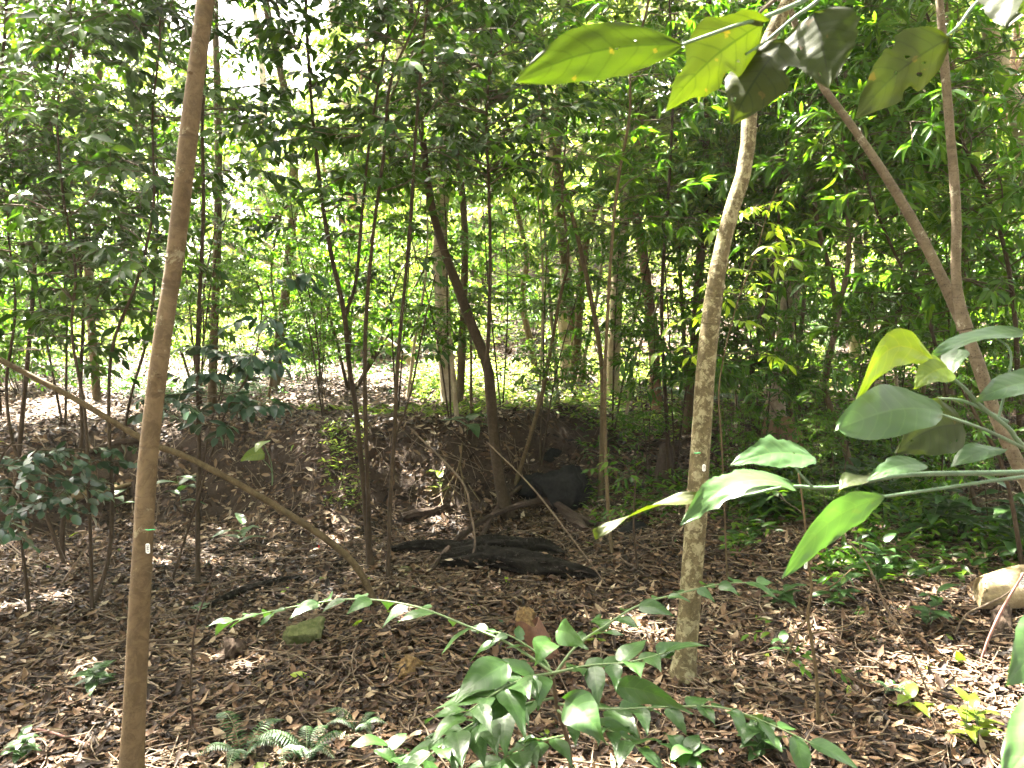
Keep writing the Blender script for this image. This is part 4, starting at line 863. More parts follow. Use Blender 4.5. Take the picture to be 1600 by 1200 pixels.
seedling(150, 1080, 36, 6, 34, 'shrub_leaf', 'low dull green seedling left of the base of the smooth brown trunk', 812, stems=3, wr=.5)
seedling(30, 1195, 46, 6, 30, 'shrub_leaf', 'small plant in the bottom left corner', 813, stems=3, wr=.5)
seedling(1075, 1200, 40, 5, 54, 'shrub_leaf', 'broad-leaved seedling at the bottom edge below the lichened trunk', 814, stems=2, wr=.6)
seedling(1180, 1185, 50, 6, 44, 'shrub_leaf', 'leafy seedling at the bottom edge left of the bare tagged stem', 815, stems=3, wr=.55)
seedling(860, 1165, 20, 4, 30, 'big_yellow', 'tiny pale seedling beneath the foreground shrub', 816, wr=.4)
seedling(1010, 1195, 20, 4, 30, 'big_yellow', 'tiny pale seedling right of the foreground shrub', 817, wr=.4)
seedling(930, 1010, 22, 4, 26, 'big_yellow', 'tiny bright seedling right of the rusty curled metal', 818, wr=.4)
seedling(316, 960, 14, 4, 26, 'shrub_leaf', 'tiny rounded seedling at the left end of the charred branch', 819, wr=.7)
seedling(730, 680, 30, 6, 50, 'shrub_leaf', 'sprig of ribbed dark leaves in front of the dark leaning trunk', 820, wr=.4)
seedling(690, 780, 40, 5, 40, 'big_yellow', 'bright fern-like seedling on the bank left of the dark leaning trunk', 821, wr=.3)
seedling(1490, 850, 90, 8, 60, 'shrub_leaf', 'broad leafy seedling behind the pale cut log', 822, stems=5, wr=.35)
seedling(1580, 870, 110, 8, 60, 'shrub_leaf', 'leafy plant at the right edge above the pale cut log', 823, stems=5, wr=.35)
seedling(1210, 810, 50, 8, 50, 'shrub_leaf', 'low leafy seedling right of the pale lichened trunk', 824, stems=4, wr=.35)
seedling(1360, 790, 60, 8, 50, 'shrub_leaf', 'leafy seedling below the large hanging leaf at right', 825, stems=5, wr=.35)
# taro leaves
def taro(px, py, hpx, lpx, n, label, seed, matname='big_yellow'):
    rg = np.random.default_rng(seed); B = G(px, py); d = B[1]; t = thing('taro_plant', B, label, 'plant')
    for j in range(n):
        az = rg.uniform(0, 6.28); hh = hpx*rg.uniform(.7, 1.1)/F*d; top = B+np.array([math.cos(az)*hh*.4, math.sin(az)*hh*.3, hh])
        stemtube(t, B, [B-[0, 0, .03], B+[0, 0, hh*.5], top], .005*d/6, .003*d/6, 'green_stem', n=10, S=6)
        dd = nrmz(np.array([math.cos(az), math.sin(az)*.5, -.25])); L = lpx/F*d*rg.uniform(.8, 1.2)
        bigleaf(t, B, top-dd*L*.25, top+dd*L*.75, L*.75, roll=rg.uniform(35, 65), matname=matname, arch=.1, shape='heart', seed=seed*17+j, nv=16, nu=4)
taro(425, 760, 66, 34, 2, 'two bright arrow-shaped leaves on the bank edge right of the smooth trunk', 901, 'big_yellow')
taro(1400, 600, 150, 130, 5, 'clump of huge bright heart-shaped leaves behind the forked reddish trunk', 902, 'taro_leaf')
taro(1290, 610, 150, 110, 4, 'clump of large bright leaves between lichened trunk and forked trunk, far back', 903, 'taro_leaf')
taro(1490, 600, 130, 120, 4, 'clump of large leaves at the far right background', 904, 'taro_leaf')
taro(345, 628, 50, 28, 3, 'large yellowing leaves on the sunlit terrace right of the smooth trunk', 905, 'taro_leaf')
# ferns
def fern(px, py, lpx, n, label, seed, matname='fern_leaf'):
    rg = np.random.default_rng(seed); B = G(px, py); d = B[1]; t = thing('fern', B, label, 'fern')
    for j in range(n):
        az = j*6.283/n+rg.uniform(-.4, .4); L = lpx/F*d*rg.uniform(.7, 1.1); dirv = np.array([math.cos(az), math.sin(az), 0])
        pts = [B, B+dirv*L*.25+[0, 0, L*.45], B+dirv*L*.6+[0, 0, L*.65], B+dirv*L+[0, 0, L*.5]]; g = Geo(); cv = add_tube(g, pts, [.0016*d/3, .0008*d/3], 26, 4, 0)
        i = np.repeat(np.arange(4, 26), 2); s = np.tile([1, -1], 22)[:, None]; tan = nrmz(np.gradient(cv, axis=0))[i]; sd = nrmz(np.cross(tan, [0, 0, 1.]))*s
        ll = L*.22*np.sin(np.linspace(.35, 3.0, 26))[i]
        add_leaves(g, cv[i], sd+tan*.35+[0, 0, -.1], np.broadcast_to([0, 0, 1.], sd.shape)+rg.normal(0, .15, sd.shape), ll, ll*.26, rg.uniform(.2, .8, len(i)), 1, T_MID, .1)
        g.build('frond', [M['green_stem'], M[matname]], t, B)
fern(480, 1195, 90, 7, 'bluish green fern at the bottom edge left of the foreground shrub', 951)
fern(380, 1195, 90, 5, 'yellowish green narrow fern near the bottom edge right of the smooth trunk', 952)
fern(560, 1150, 60, 5, 'small fern between the bluish fern and the foreground shrub', 953)
fern(1395, 1090, 40, 5, 'small dark fern behind the yellow-green seedling at the lower right', 954)
for k, (px, py, l, zz) in enumerate([(455, 560, 90, 'pale sunlit fern on the slope right of the smooth trunk'), (600, 560, 80, 'pale sunlit fern behind the multi-stemmed sapling'), (1090, 660, 80, 'bright fern just left of the lichened trunk on the terrace'), (1230, 640, 90, 'bright fern right of the lichened trunk on the terrace'),
                                 (1550, 480, 110, 'pale fern on the slope at the far right'), (370, 640, 70, 'pale fern on the sunlit terrace edge'), (860, 640, 70, 'bright fern right of the dark leaning trunk'), (1300, 560, 90, 'pale fern on the slope between lichened and forked trunks'), (250, 650, 70, 'fern directly behind the smooth brown trunk')]):
    fern(px, py, l, 9, zz, 960+k)
# bright low weeds on the terrace (nobody could count them)
def weeds(name, cx0, cx1, y0, y1, n, L, W, h, mt, label, seed, T=T_LOW, patch=.15):
    rg = np.random.default_rng(seed); y = rg.uniform(y0, y1, n); x = (rg.uniform(cx0, cx1, n)-800)/F*y
    k = wob(x, y, 1.6, seed) > patch-.4; x, y = x[k], y[k]; n = len(x); az = rg.uniform(0, 6.283, n); e = rg.uniform(-.1, .9, n)
    dr = np.stack([np.cos(az)*np.cos(e), np.sin(az)*np.cos(e), np.sin(e)], -1); hh = h*rg.random(n)**1.5*(.6+.5*wob(x, y, 3., seed+1.))
    g = Geo(); add_leaves(g, np.stack([x, y, hg(x, y)+np.maximum(hh, .01)], -1), dr, np.array([0, 0, 1.])+rg.normal(0, .4, (n, 3)), L*rg.uniform(.6, 1.2, n), W*rg.uniform(.7, 1.2, n), rg.uniform(0, 1, n), 0, T, .2)
    tag(g.build(name, M[mt]), label, None, None, 'stuff')
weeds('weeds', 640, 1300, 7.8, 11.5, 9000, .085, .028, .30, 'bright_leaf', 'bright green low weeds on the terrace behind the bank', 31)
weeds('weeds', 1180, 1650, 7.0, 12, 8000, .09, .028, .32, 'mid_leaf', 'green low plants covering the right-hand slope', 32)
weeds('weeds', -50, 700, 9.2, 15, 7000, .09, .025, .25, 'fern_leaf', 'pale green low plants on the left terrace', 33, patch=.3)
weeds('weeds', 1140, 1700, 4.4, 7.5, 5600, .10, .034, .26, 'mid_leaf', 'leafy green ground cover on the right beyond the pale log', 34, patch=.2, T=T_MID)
weeds('grass', 380, 760, 7.15, 8.2, 1500, .12, .007, .03, 'bright_leaf', 'thin grass blades on the edge of the bank', 35, patch=.5)
weeds('weeds', 500, 570, 6.2, 6.9, 500, .06, .018, .12, 'bright_leaf', 'small bright weeds hanging on the bank behind the multi-stemmed sapling', 36)
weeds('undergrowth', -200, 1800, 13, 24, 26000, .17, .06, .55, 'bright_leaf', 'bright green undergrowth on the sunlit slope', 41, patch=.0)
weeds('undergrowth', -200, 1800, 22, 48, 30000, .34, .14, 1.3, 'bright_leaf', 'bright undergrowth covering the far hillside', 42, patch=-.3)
weeds('weeds', 900, 1500, 5.8, 8.2, 3200, .09, .03, .34, 'mid_leaf', 'leafy green seedlings crowding the slope behind the lichened trunk', 43, patch=.1, T=T_MID)
weeds('weeds', 20, 1500, 2.2, 6.0, 330, .045, .02, .03, 'fern_leaf', 'scattered tiny green weeds in the leaf litter', 37, patch=-1)
weeds('fallen_leaves', 0, 1600, 2.2, 7.0, 60, .07, .035, .02, 'yellow_leaf', 'a few fallen yellow-green leaves on the litter', 38, T=T_OVAL, patch=-1)

# ------------------------------------------------------------------ logs, rocks, roots, tags
def logobj(name, label, cat, pts, radii, mt, n=110, S=40, rough=.12, seed=0, ends=True, group=None):
    rg = np.random.default_rng(seed); P = catmull(pts, n); rad = np.interp(np.linspace(0, 1, n), np.linspace(0, 1, len(radii)), radii)
    v, t, uv = batch_tubes(P[None], rad[None], S); v = v.reshape(n, S, 3); c = P[:, None]
    fl = np.linspace(0, 1, n)[:, None]; an = np.linspace(0, 6.283, S, endpoint=False)[None]; tw = an+fl*1.2
    ridge = 1+rough*(.5*np.sin(tw*3+seed)+.45*np.sin(tw*7+seed*2+2*np.sin(fl*9))+.5*np.abs(np.sin(tw*13+1.5*np.sin(fl*17+seed)))+.6*np.sin(fl*11+seed)*np.sin(an*2+seed)+.8*rg.normal(0, .35, (n, S))*np.clip(np.sin(fl*23+an*3), 0, 1))
    v = c+(v-c)*ridge[..., None]; org = P[n//2]; g = Geo(); g.add(v.reshape(-1, 3), t, 0, uv)
    for cc, b in ((P[0], 0), (P[-1], (n-1)*S)):
        vv = np.vstack([v.reshape(-1, 3)[b:b+S], cc]); k = np.arange(S); g.add(vv, np.stack([k, (k+1) % S, np.full(S, S)], -1), 0)
    o = g.build(name, M[mt], None, org); o.location = tuple(org); return tag(o, label, cat, group)
def gp(px, py, up=0.0):
    p = G(px, py); p[2] += up; return p
logobj('charred_log', 'thick blackened fallen log lying across the centre of the litter', 'log', [gp(690, 888, .05), gp(760, 890, .07), gp(840, 900, .055), gp(900, 905, .04), gp(938, 908, .02)], [.03, .062, .066, .055, .018], 'charcoal', seed=1, rough=.38)
logobj('charred_log', 'blackened log piece just behind the thicker charred log', 'log', [gp(720, 872, .05), gp(800, 872, .07), gp(850, 872, .06), gp(880, 874, .03)], [.05, .07, .06, .02], 'charcoal', seed=2, rough=.4)
logobj('charred_log', 'dark charred log end left of the crossing branches', 'log', [gp(612, 866, .03), gp(650, 866, .05), gp(700, 868, .05), gp(730, 868, .05)], [.02, .045, .05, .03], 'charcoal', seed=3, rough=.2)
logobj('charred_branch', 'long thin charred branch on the litter right of the thin dark sapling', 'branch', [gp(312, 962, .02), gp(350, 945, .03), gp(390, 928, .03), gp(440, 915, .03), gp(480, 905, .02)], [.012, .024, .028, .02, .01], 'charcoal', seed=4)
logobj('fallen_branch', 'dark curved fallen branch arching over the charred log towards the right', 'branch', [gp(668, 902, .02), gp(720, 860, .10), gp(770, 828, .12), gp(820, 812, .13), gp(860, 806, .12), gp(900, 822, .08), gp(950, 835, .04)], [.012, .022, .02, .02, .026, .024, .012], 'dark_wood', seed=5, rough=.18)
logobj('fallen_branch', 'dark branch rising from the log to the base of the slanting stem', 'branch', [gp(752, 850, .05), gp(775, 812, .08), gp(800, 786, .08), gp(816, 772, .07)], [.016, .018, .02, .018], 'dark_wood', seed=6)
logobj('fallen_branch', 'dark weathered root-like branch right of the slanting stem below the black rock', 'branch', [gp(816, 770, .06), gp(850, 790, .05), gp(885, 812, .05), gp(920, 838, .03)], [.02, .035, .035, .02], 'dark_wood', seed=7, rough=.3)
logobj('fallen_branch', 'dark buried log left of the dark leaning trunk at the foot of the bank', 'branch', [gp(628, 812, .02), gp(670, 806, .03), gp(710, 798, .03)], [.03, .04, .025], 'dark_wood', seed=8, rough=.25)
logobj('fallen_branch', 'dark dead branch lying on the bank at upper left', 'branch', [gp(135, 712, .02), gp(180, 700, .04), gp(225, 694, .04)], [.015, .03, .02], 'dark_wood', seed=9)
logobj('fallen_branch', 'yellowish old root lying along the eroded bank at left', 'root', [gp(70, 800, .04), gp(110, 790, .06), gp(150, 780, .06), gp(205, 762, .03)], [.02, .03, .028, .012], 'root', seed=10)
L0 = gp(1545, 962, .12)
o = logobj('cut_log', 'pale cut log with flaking bark lying at the right edge', 'log', [L0+[-.045, 0, 0], L0+[-.02, 0, 0], L0+[.15, .03, .01], L0+[.4, .1, .03], L0+[.7, .2, .04]], [.075, .098, .102, .10, .10], 'cut_log', seed=12, rough=.05)
logobj('stump', 'dark rotten stub propping up the pale cut log', 'stump', [gp(1560, 1000, -.03), gp(1562, 990, .04), gp(1566, 975, .07)], [.05, .035, .03], 'dark_wood', seed=13, rough=.3, n=20)
logobj('stump', 'small rotten yellowish stump behind the rusty curled metal', 'stump', [gp(826, 1005, -.03), gp(824, 1000, .06), gp(820, 990, .12)], [.05, .045, .028], 'rotten', seed=14, rough=.35, n=20)
logobj('stump', 'small brown rotten stump remnant in the litter below the charred log', 'stump', [gp(640, 1050, -.03), gp(640, 1050, .03), gp(642, 1048, .06)], [.10, .06, .02], 'rotten', seed=15, rough=.5, n=16)
logobj('stump', 'small decayed stub left of the mossy rock', 'stump', [gp(365, 1030, -.03), gp(365, 1030, .05), gp(368, 1026, .08)], [.07, .05, .03], 'dark_wood', seed=16, rough=.5, n=16)
logobj('stump', 'short grey stump on the terrace left of the pale lichened trunk', 'stump', [gp(1040, 770, -.05), gp(1038, 760, .15), gp(1040, 745, .25)], [.10, .07, .06], 'dark_wood', seed=17, rough=.15, n=20)
rg = np.random.default_rng(99); pos = []
for a, b, n_, up in (((690, 880), (930, 900), 46, .10), ((640, 866), (880, 872), 34, .085), ((860, 745), (910, 760), 26, .26), ((820, 745), (860, 760), 12, .15), ((820, 790), (930, 835), 20, .06), ((312, 960), (480, 905), 20, .03), ((1545, 905), (1600, 905), 8, .0)):
    for k in range(n_):
        f = rg.random(); px = a[0]+(b[0]-a[0])*f; py = a[1]+(b[1]-a[1])*f; p = G(px, py+12); pos.append(p+np.array([rg.normal(0, .02), rg.uniform(-.05, .06), up*rg.uniform(.5, 1.)]))
pos = np.array(pos); n_ = len(pos); az = rg.uniform(0, 6.283, n_); g = Geo(); L_ = .055*rg.uniform(.5, 1.3, n_)
add_leaves(g, pos, np.stack([np.cos(az), np.sin(az), rg.normal(0, .15, n_)], -1), np.array([0, -.2, 1.])+rg.normal(0, .25, (n_, 3)), L_, L_*.42, rg.beta(1.5, 1.5, n_), 0, T_CURL)
tag(g.build('leaf_litter', M['litter']), 'dead leaves caught on the charred logs and the black rock', None, None, 'stuff')
# curled rusty sheet
P0 = gp(838, 1030, .05); g = Geo(); a = np.linspace(-2.5, 1.1, 22); vv = []
for k, (r_, off) in enumerate(((.062, 0), (.058, 0))):
    for z in np.linspace(0, 1, 8):
        for aa in a: vv.append(P0+np.array([math.cos(aa)*r_+.05-.10*z, math.sin(aa)*r_*.8, -.03+.16*z+.03*math.sin(aa*3+z)*z*.5]))
vv = np.array(vv); W = 22; i = (np.arange(7)[:, None]*W+np.arange(W-1)[None]).ravel(); t_ = np.concatenate([np.stack([i, i+1, i+W+1], -1), np.stack([i, i+W+1, i+W], -1)])
g.add(vv[:176]-P0, t_); g.add(vv[176:]-P0, t_[:, ::-1]); e = 7*W+np.arange(W-1); g.add(np.vstack([vv[:176], vv[176:]])-P0, np.concatenate([np.stack([e, e+1, e+177], -1), np.stack([e, e+177, e+176], -1)]))
o = g.build('rusty_sheet', M['rust']); o.location = tuple(P0); tag(o, 'curled rusty brown piece of metal behind the foreground shrub', 'scrap metal')
def rock(name, label, cpx, cpy, size, mt, seed, planes=9, up=0.0, nz=.06):
    rg = np.random.default_rng(seed); bm = bmesh.new(); bmesh.ops.create_icosphere(bm, subdivisions=5, radius=1)
    pl = [(nrmz(rg.normal(0, 1, 3)), rg.uniform(.42, .72)) for _ in range(planes)]
    for v in bm.verts:
        p = np.array(v.co)
        for nn, dd in pl:
            e = p@nn-dd
            if e > 0: p = p-nn*e*.99
        q = Vector(p); p = p*(1+nz*mnoise.fractal(q*3+Vector((seed, 0, 0)), .8, 2.1, 5)+nz*.4*mnoise.noise(q*14)); v.co = Vector(p*np.array(size))
    me = bpy.data.meshes.new(name); bm.to_mesh(me); bm.free()
    for p in me.polygons: p.use_smooth = True
    me.materials.append(M[mt]); o = bpy.data.objects.new(name, me); C.objects.link(o); P = G(cpx, cpy); P[2] += up; o.location = tuple(P); o.rotation_euler = (rg.uniform(-.2, .2), rg.uniform(-.2, .2), rg.uniform(0, 6)); return tag(o, label, 'rock')
rock('rock', 'large angular black rock at the foot of the bank right of centre', 884, 790, (.40, .24, .30), 'black_rock', 33, 8, up=.08, nz=.10)
rock('rock', 'smaller black rock between the slanting stem and the large black rock', 838, 770, (.24, .15, .16), 'black_rock', 22, 7, up=.05)
rock('rock', 'small dark rock on top of the bank above the large black rock', 862, 716, (.15, .12, .07), 'black_rock', 23, 8, up=.03)
rock('rock', 'mossy greenish rock in the litter below the multi-stemmed sapling', 480, 1005, (.125, .10, .10), 'moss_rock', 44, 6, up=.045, nz=.12)
rock('rock', 'dark stone right of the charred log end, half buried', 985, 830, (.22, .12, .08), 'black_rock', 25, 7, up=.0)
rock('rock', 'grey stone beside the left end of the charred log', 632, 895, (.05, .04, .03), 'moss_rock', 26, 8, up=.01)
rock('rock', 'small pale stone on the sunlit litter left of the charred branch', 360, 882, (.035, .03, .03), 'moss_rock', 27, 8, up=.01)
rock('rock', 'dark stone behind the twin thin stems', 1000, 770, (.14, .1, .08), 'black_rock', 28, 8, up=.0)
# roots hanging out of the bank
ro_ = gp(718, 700, .0); t = thing('exposed_roots', ro_, 'bunch of pale bare roots hanging down the bank, left of dark leaning trunk', 'roots')
for k, pp in enumerate([[(722, 698), (718, 730), (704, 758), (690, 772), (668, 784)], [(718, 726), (722, 750), (726, 770), (728, 792)], [(720, 730), (712, 760), (706, 790)], [(704, 756), (690, 790), (680, 800)], [(722, 748), (744, 780), (756, 798)]]):
    g = Geo(); add_tube(g, [gp(a, b, .03) for a, b in pp], [.010 if k < 2 else .005, .003], 16, 6, 0, .1); g.build('root', M['root'], t, ro_)
# sticks
SK = [([(640, 668), (720, 750), (735, 800), (742, 850), (730, 890)], 5, 'long thin pale stem bending over the left part of the charred logs', .25),
      ([(760, 690), (830, 760), (900, 850), (950, 920)], 4, 'long straight pale stick leaning across the black rock', .2),
      ([(1330, 850), (1360, 890), (1385, 950), (1420, 1010), (1450, 1080), (1470, 1112)], 5, 'long pale forked dead twig sloping down to the bright seedlings', .15),
      ([(1375, 905), (1400, 950), (1428, 995)], 3, 'short pale twig parallel to the long forked twig', .12),
      ([(1600, 895), (1570, 945), (1548, 990), (1532, 1036)], 7, 'reddish bare stick crossing in front of the pale cut log', .25),
      ([(1600, 905), (1570, 930), (1540, 945), (1508, 962), (1490, 1000)], 5, 'tan stick resting against the pale cut log', .12),
      ([(0, 838), (40, 870), (80, 900), (130, 925)], 5, 'upper of two pale sticks lying crossed at the left edge', .05),
      ([(0, 850), (50, 880), (90, 915), (105, 935)], 4, 'lower of two pale sticks lying crossed at the left edge', .05),
      ([(140, 848), (125, 870), (104, 900), (92, 925)], 4, 'bright sunlit stick standing against the V-shaped shrub', .1),
      ([(0, 868), (60, 865), (110, 858), (155, 855)], 5, 'grey curved branch lying below the eroded bank, left', .06),
      ([(200, 855), (180, 885), (150, 905), (120, 925), (60, 955), (0, 985)], 6, 'dark slanting dead branch left of the smooth trunk', .06),
      ([(340, 880), (325, 920), (305, 980), (298, 1060), (300, 1130), (290, 1190)], 5, 'thin dark upright dead stem right of the smooth trunk', .12),
      ([(60, 1195), (120, 1130), (180, 1060), (228, 1018)], 4, 'thin dark twig rising in front of the smooth trunk base', .18),
      ([(220, 1175), (330, 1160), (420, 1150), (560, 1140)], 5, 'reddish stick lying across the litter near the bottom left', .04),
      ([(0, 1150), (60, 1140), (140, 1165), (200, 1190)], 7, 'thick reddish dead branch in the bottom left corner', .04),
      ([(60, 1080), (110, 1120), (180, 1145), (270, 1175)], 6, 'curved brown dead branch crossing behind the smooth trunk base', .04),
      ([(1380, 925), (1420, 905), (1470, 900), (1520, 905)], 4, 'thin dark arching twig left of the pale cut log', .1),
      ([(1250, 870), (1230, 810), (1160, 740), (1080, 700)], 4, 'thin pale twig leaning from the bare tagged stem to the lichened trunk', .3),
      ([(1100, 960), (1200, 1090), (1290, 1140), (1330, 1160)], 4, 'thin brown twig lying left of the bare tagged stem', .06),
      ([(1180, 1010), (1260, 1040), (1330, 1035), (1400, 1050)], 4, 'thin tangled twig under the bare tagged stem', .08),
      ([(540, 1000), (600, 1045), (610, 1060)], 5, 'short grey stick lying below the left branch of the shrub', .03),
      ([(560, 1060), (640, 1130), (700, 1200)], 3, 'thin reddish twig left of the foreground shrub', .06),
      ([(1020, 830), (960, 880), (900, 905), (870, 915)], 4, 'pale twig leaning on the right end of the charred log', .05),
      ([(980, 930), (1020, 920), (1060, 900)], 4, 'short stick lying left of the lichened trunk', .03),
      ([(810, 850), (800, 880), (790, 905)], 4, 'dark twig standing up against the charred log', .05)]
for k, (pp, wpx, lab, up) in enumerate(SK):
    pts = [gp(a, min(b, 1199), 0) for a, b in pp]; n_ = len(pts)
    # depth eases between the two ends so that the stick is one straight-ish real thing
    d = np.linspace(pts[0][1], pts[-1][1], n_) if up < .1 else np.full(n_, max(p[1] for p in pts) if up < .1 else pts[-1][1])
    Q = [V(a, b, d[i]) for i, (a, b) in enumerate(pp)]
    for q in Q: q[2] = max(q[2], float(hg(q[0], q[1]))+.008)
    o = logobj('dead_stick', lab, 'stick', Q, [wpx/F*Q[-1][1]/2*.45, wpx/F*Q[-1][1]/2*.7, wpx/F*Q[-1][1]/2*.5], ['stick', 'red_stick', 'dark_wood'][1 if 'reddish' in lab else 2 if 'dark' in lab else 0], n=24, S=7, rough=.08, seed=40+k)
# hanging dead leaves
hb = V(1216, 655, G(1246, 720)[1]-.1); t = thing('dead_leaf_bunch', hb, 'bunch of large brown dead leaves hanging from a dead stem', 'dead leaves')
for k, (x, y, x2, y2, w_) in enumerate([(1205, 655, 1200, 712, 16), (1212, 662, 1214, 716, 17), (1222, 668, 1226, 712, 18), (1232, 650, 1238, 700, 15), (1244, 668, 1250, 712, 15), (1200, 650, 1192, 700, 12), (1226, 650, 1222, 690, 14), (1236, 690, 1240, 722, 12)]):
    bigleaf(t, hb, V(x, y, hb[1]+.03*(k % 3)), V(x2, y2, hb[1]-.02), w_/F*hb[1], roll=(k*47) % 80-40, matname='dead_leaf', arch=.03, fold=.6, jag=.12, seed=980+k, nv=14, nu=4)
g = Geo(); add_tube(g, [V(1196, 560, hb[1]), V(1200, 620, hb[1]), V(1216, 655, hb[1]), V(1236, 700, hb[1])], [.006, .005, .003], 16, 6); g.build('stalk', M['stick'], t, hb)
# tags with their painted numbers
def texto(s, size, loc, rot, parent, mt, ex=.0004):
    cu = bpy.data.curves.new('number', 'FONT'); cu.body = s; cu.size = size; cu.extrude = ex; cu.align_x = 'CENTER'; cu.align_y = 'CENTER'
    tmp = bpy.data.objects.new('tmp', cu); C.objects.link(tmp); dg = bpy.context.evaluated_depsgraph_get(); me = bpy.data.meshes.new_from_object(tmp.evaluated_get(dg)); bpy.data.objects.remove(tmp)
    o = bpy.data.objects.new('number', me); C.objects.link(o); me.materials.clear(); me.materials.append(M[mt]); o.parent = parent; o.location = loc; o.rotation_euler = rot; return o
def tagobj(px, py, d, w_, h_, txt, label, yaw=0, roll=0):
    P = V(px, py, d); W_, H_ = w_/F*d, h_/F*d; t = thing('number_tag', P, label, 'tag'); t.rotation_euler = (0, roll, yaw)
    bm = bmesh.new(); bmesh.ops.create_cube(bm, size=1)
    for v in bm.verts: v.co = Vector((v.co.x*W_, v.co.y*.0012, v.co.z*H_))
    bmesh.ops.bevel(bm, geom=[e for e in bm.edges if abs(e.verts[0].co.y-e.verts[1].co.y) > .001], offset=W_*.2, segments=3, affect='EDGES')
    me = bpy.data.meshes.new('plate'); bm.to_mesh(me); bm.free(); me.materials.append(M['tag_white']); o = bpy.data.objects.new('plate', me); C.objects.link(o); o.parent = t
    texto(txt, W_*.85, (0, -.0012, 0), (math.pi/2, math.radians(90), 0), t, 'ink')
tagobj(231, 857, 2.46, 7, 16, '3661', 'white number tag nailed to the smooth brown trunk', -.1)
tagobj(1100, 731, 3.28, 5, 11, '4823', 'white number tag on the pale grey lichened trunk', 0)
tagobj(1259, 882, 2.75, 5, 14, '11411', 'white number tag hanging beside the bare crooked stem', 0)
tagobj(1597, 907, 3.5, 8, 26, '4137', 'white number tag at the right end of the pale cut log', 0, .1)
# green paint marks and a red flag tape
def mark(px, py, d, w_, label, r):
    P = V(px, py, d); g = Geo(); a = np.linspace(-1.9, -.9, 9) ; 
    pts = [P+np.array([r*(math.cos(x)), r*(math.sin(x)+1), .0006*math.sin(x*9)]) for x in a]; add_tube(g, [p-P for p in pts], [.0012, .0022, .0015], 16, 6)
    o = g.build('paint_mark', M['green_paint']); o.location = tuple(P); tag(o, label, 'paint mark')
mark(232, 828, 2.475, 11, 'short green paint mark around the smooth brown trunk above its tag', .03)
mark(1088, 708, 3.29, 9, 'short green mark on the lichened trunk above its tag', .03)
for k, (px, py, lab) in enumerate([(498, 862, 'small red flagging tape tip dangling beside the leaning pole'), (775, 662, 'small red tape spot at the foot of the dark leaning trunk')]):
    P = gp(px, py, .03); g = Geo(); add_leaves(g, np.array([[0, 0, .02]]), np.array([[.1, 0, -1.]]), np.array([[0, -1., 0]]), .035, .016, np.array([.5]), 0, T_MID); o = g.build('flagging_tape', M['red_tape']); o.location = tuple(P); tag(o, lab, 'tape')

# ------------------------------------------------------------------ thin warm air that pales the far trees
bm = bmesh.new(); bmesh.ops.create_cube(bm, size=1)
for v in bm.verts: v.co = Vector((v.co.x*1400, v.co.y*1400+300, v.co.z*140+64))
me = bpy.data.meshes.new('haze'); bm.to_mesh(me); bm.free(); hz = bpy.data.objects.new('haze', me); C.objects.link(hz); hz['kind'] = 'stuff'; hz['label'] = 'thin pale humid air'
m = bpy.data.materials.new('haze'); m.use_nodes = True; n = m.node_tree; n.nodes.clear(); out = n.nodes.new('ShaderNodeOutputMaterial'); pv = n.nodes.new('ShaderNodeVolumePrincipled')
pv.inputs['Density'].default_value = .0006; pv.inputs['Color'].default_value = (.95, .93, .80, 1); pv.inputs['Anisotropy'].default_value = .35; n.links.new(pv.outputs[0], out.inputs['Volume']); me.materials.append(m)

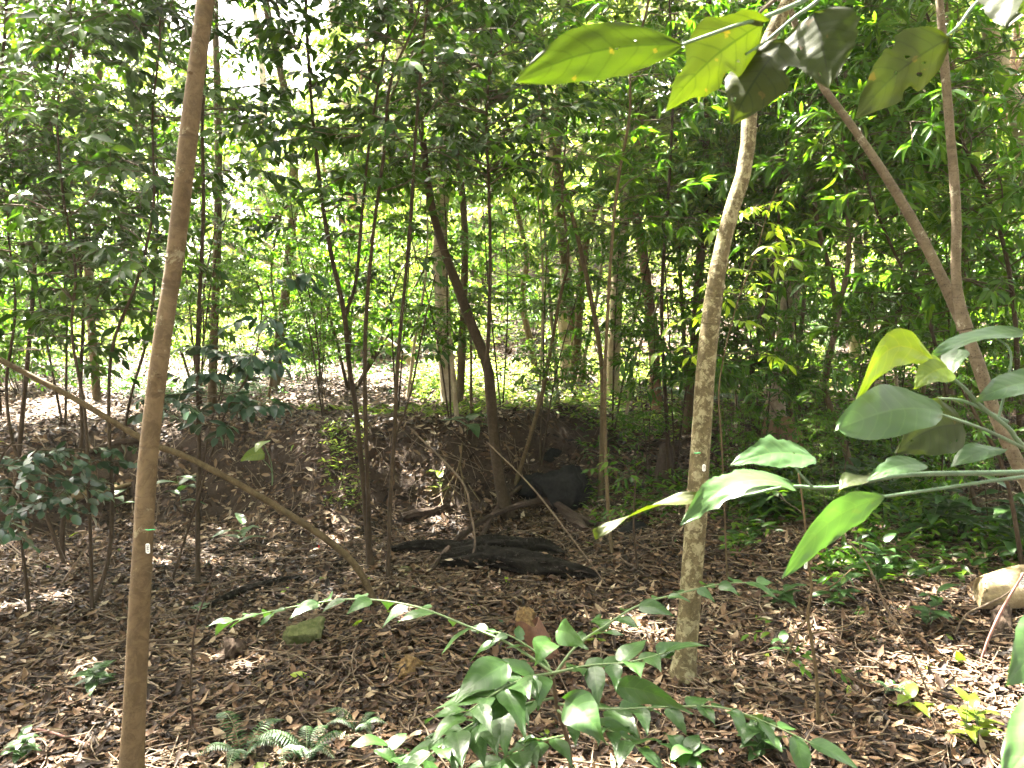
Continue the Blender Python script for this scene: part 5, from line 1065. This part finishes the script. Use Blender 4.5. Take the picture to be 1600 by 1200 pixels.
# ------------------------------------------------------------------ gaps in the crowns that let the sun patches through to the floor
def rebuild(o, keep):
    me = o.data; nv = len(me.vertices); nf = len(me.polygons); v = np.empty(nv*3, np.float32); me.vertices.foreach_get('co', v)
    l = np.empty(nf*3, np.int32); me.loops.foreach_get('vertex_index', l); mi = np.empty(nf, np.int32); me.polygons.foreach_get('material_index', mi)
    uv = np.empty(nf*6, np.float32); me.uv_layers[0].data.foreach_get('uv', uv); rn = np.empty(nv, np.float32); me.attributes['rnd'].data.foreach_get('value', rn)
    l = l.reshape(-1, 3); uvv = np.zeros((nv, 2)); uvv[l.ravel()] = uv.reshape(-1, 2); l = l[keep]; used = np.unique(l); mp = np.zeros(nv, np.int64); mp[used] = np.arange(len(used))
    g = Geo(); g.add(v.reshape(-1, 3)[used], mp[l], 0, uvv[used], rn[used]); g.m = [mi[keep]]; n_ = g.build(o.data.name, list(me.materials)); o.data = n_.data; bpy.data.objects.remove(n_)
bpy.context.view_layer.update()
GAPS = [(g[0],g[1],g[2]*1.5) for g in [(985, 985, .17), (1010, 1000, .10), (330, 882, .12), (255, 884, .12), (90, 940, .12), (20, 955, .10), (130, 1058, .11), (380, 1052, .10), (345, 1040, .07), (640, 965, .07), (1415, 1085, .08), (1535, 1140, .10), (560, 905, .06), (105, 890, .06), (420, 905, .07), (1090, 935, .06), (700, 800, .07)]]
pts = [(G(a, b), r_) for a, b, r_ in GAPS]+[(V(1000, 1085, 1.5), .05), (V(925, 1120, 1.5), .05), (V(246, 480, 2.8), .035), (V(1165, 200, 3.6), .05)]
SD = np.array(sdir); rg = np.random.default_rng(5)
for o in [o for o in C.objects if o.type == 'MESH' and o.name.split('.')[0] in ('crown', 'foliage')]:
    mw = np.array(o.matrix_world); bb = np.array([list(c) for c in o.bound_box])@mw[:3, :3].T+mw[:3, 3]; c0 = bb.mean(0); rad = np.linalg.norm(bb-c0, axis=1).max(); hit = None
    near_ = [(p, r_) for p, r_ in pts if np.linalg.norm(np.cross(c0-p, SD)) < rad+.3 and (c0-p)@SD > -rad]
    if not near_: continue
    me = o.data; nv = len(me.vertices); nf = len(me.polygons); v = np.empty(nv*3, np.float32); me.vertices.foreach_get('co', v); l = np.empty(nf*3, np.int32); me.loops.foreach_get('vertex_index', l)
    fc = (v.reshape(-1, 3)@mw[:3, :3].T+mw[:3, 3])[l.reshape(-1, 3)].mean(1); keep = np.ones(nf, bool)
    for p, r_ in near_:
        d = fc-p; t_ = d@SD; dist = np.linalg.norm(np.cross(d, SD), axis=1); keep &= ~((dist < r_*(.75+.45*np.sin(fc[:, 0]*31+fc[:, 1]*17)) ) & (t_ > .25))
    if (~keep).sum() > 3: rebuild(o, keep)
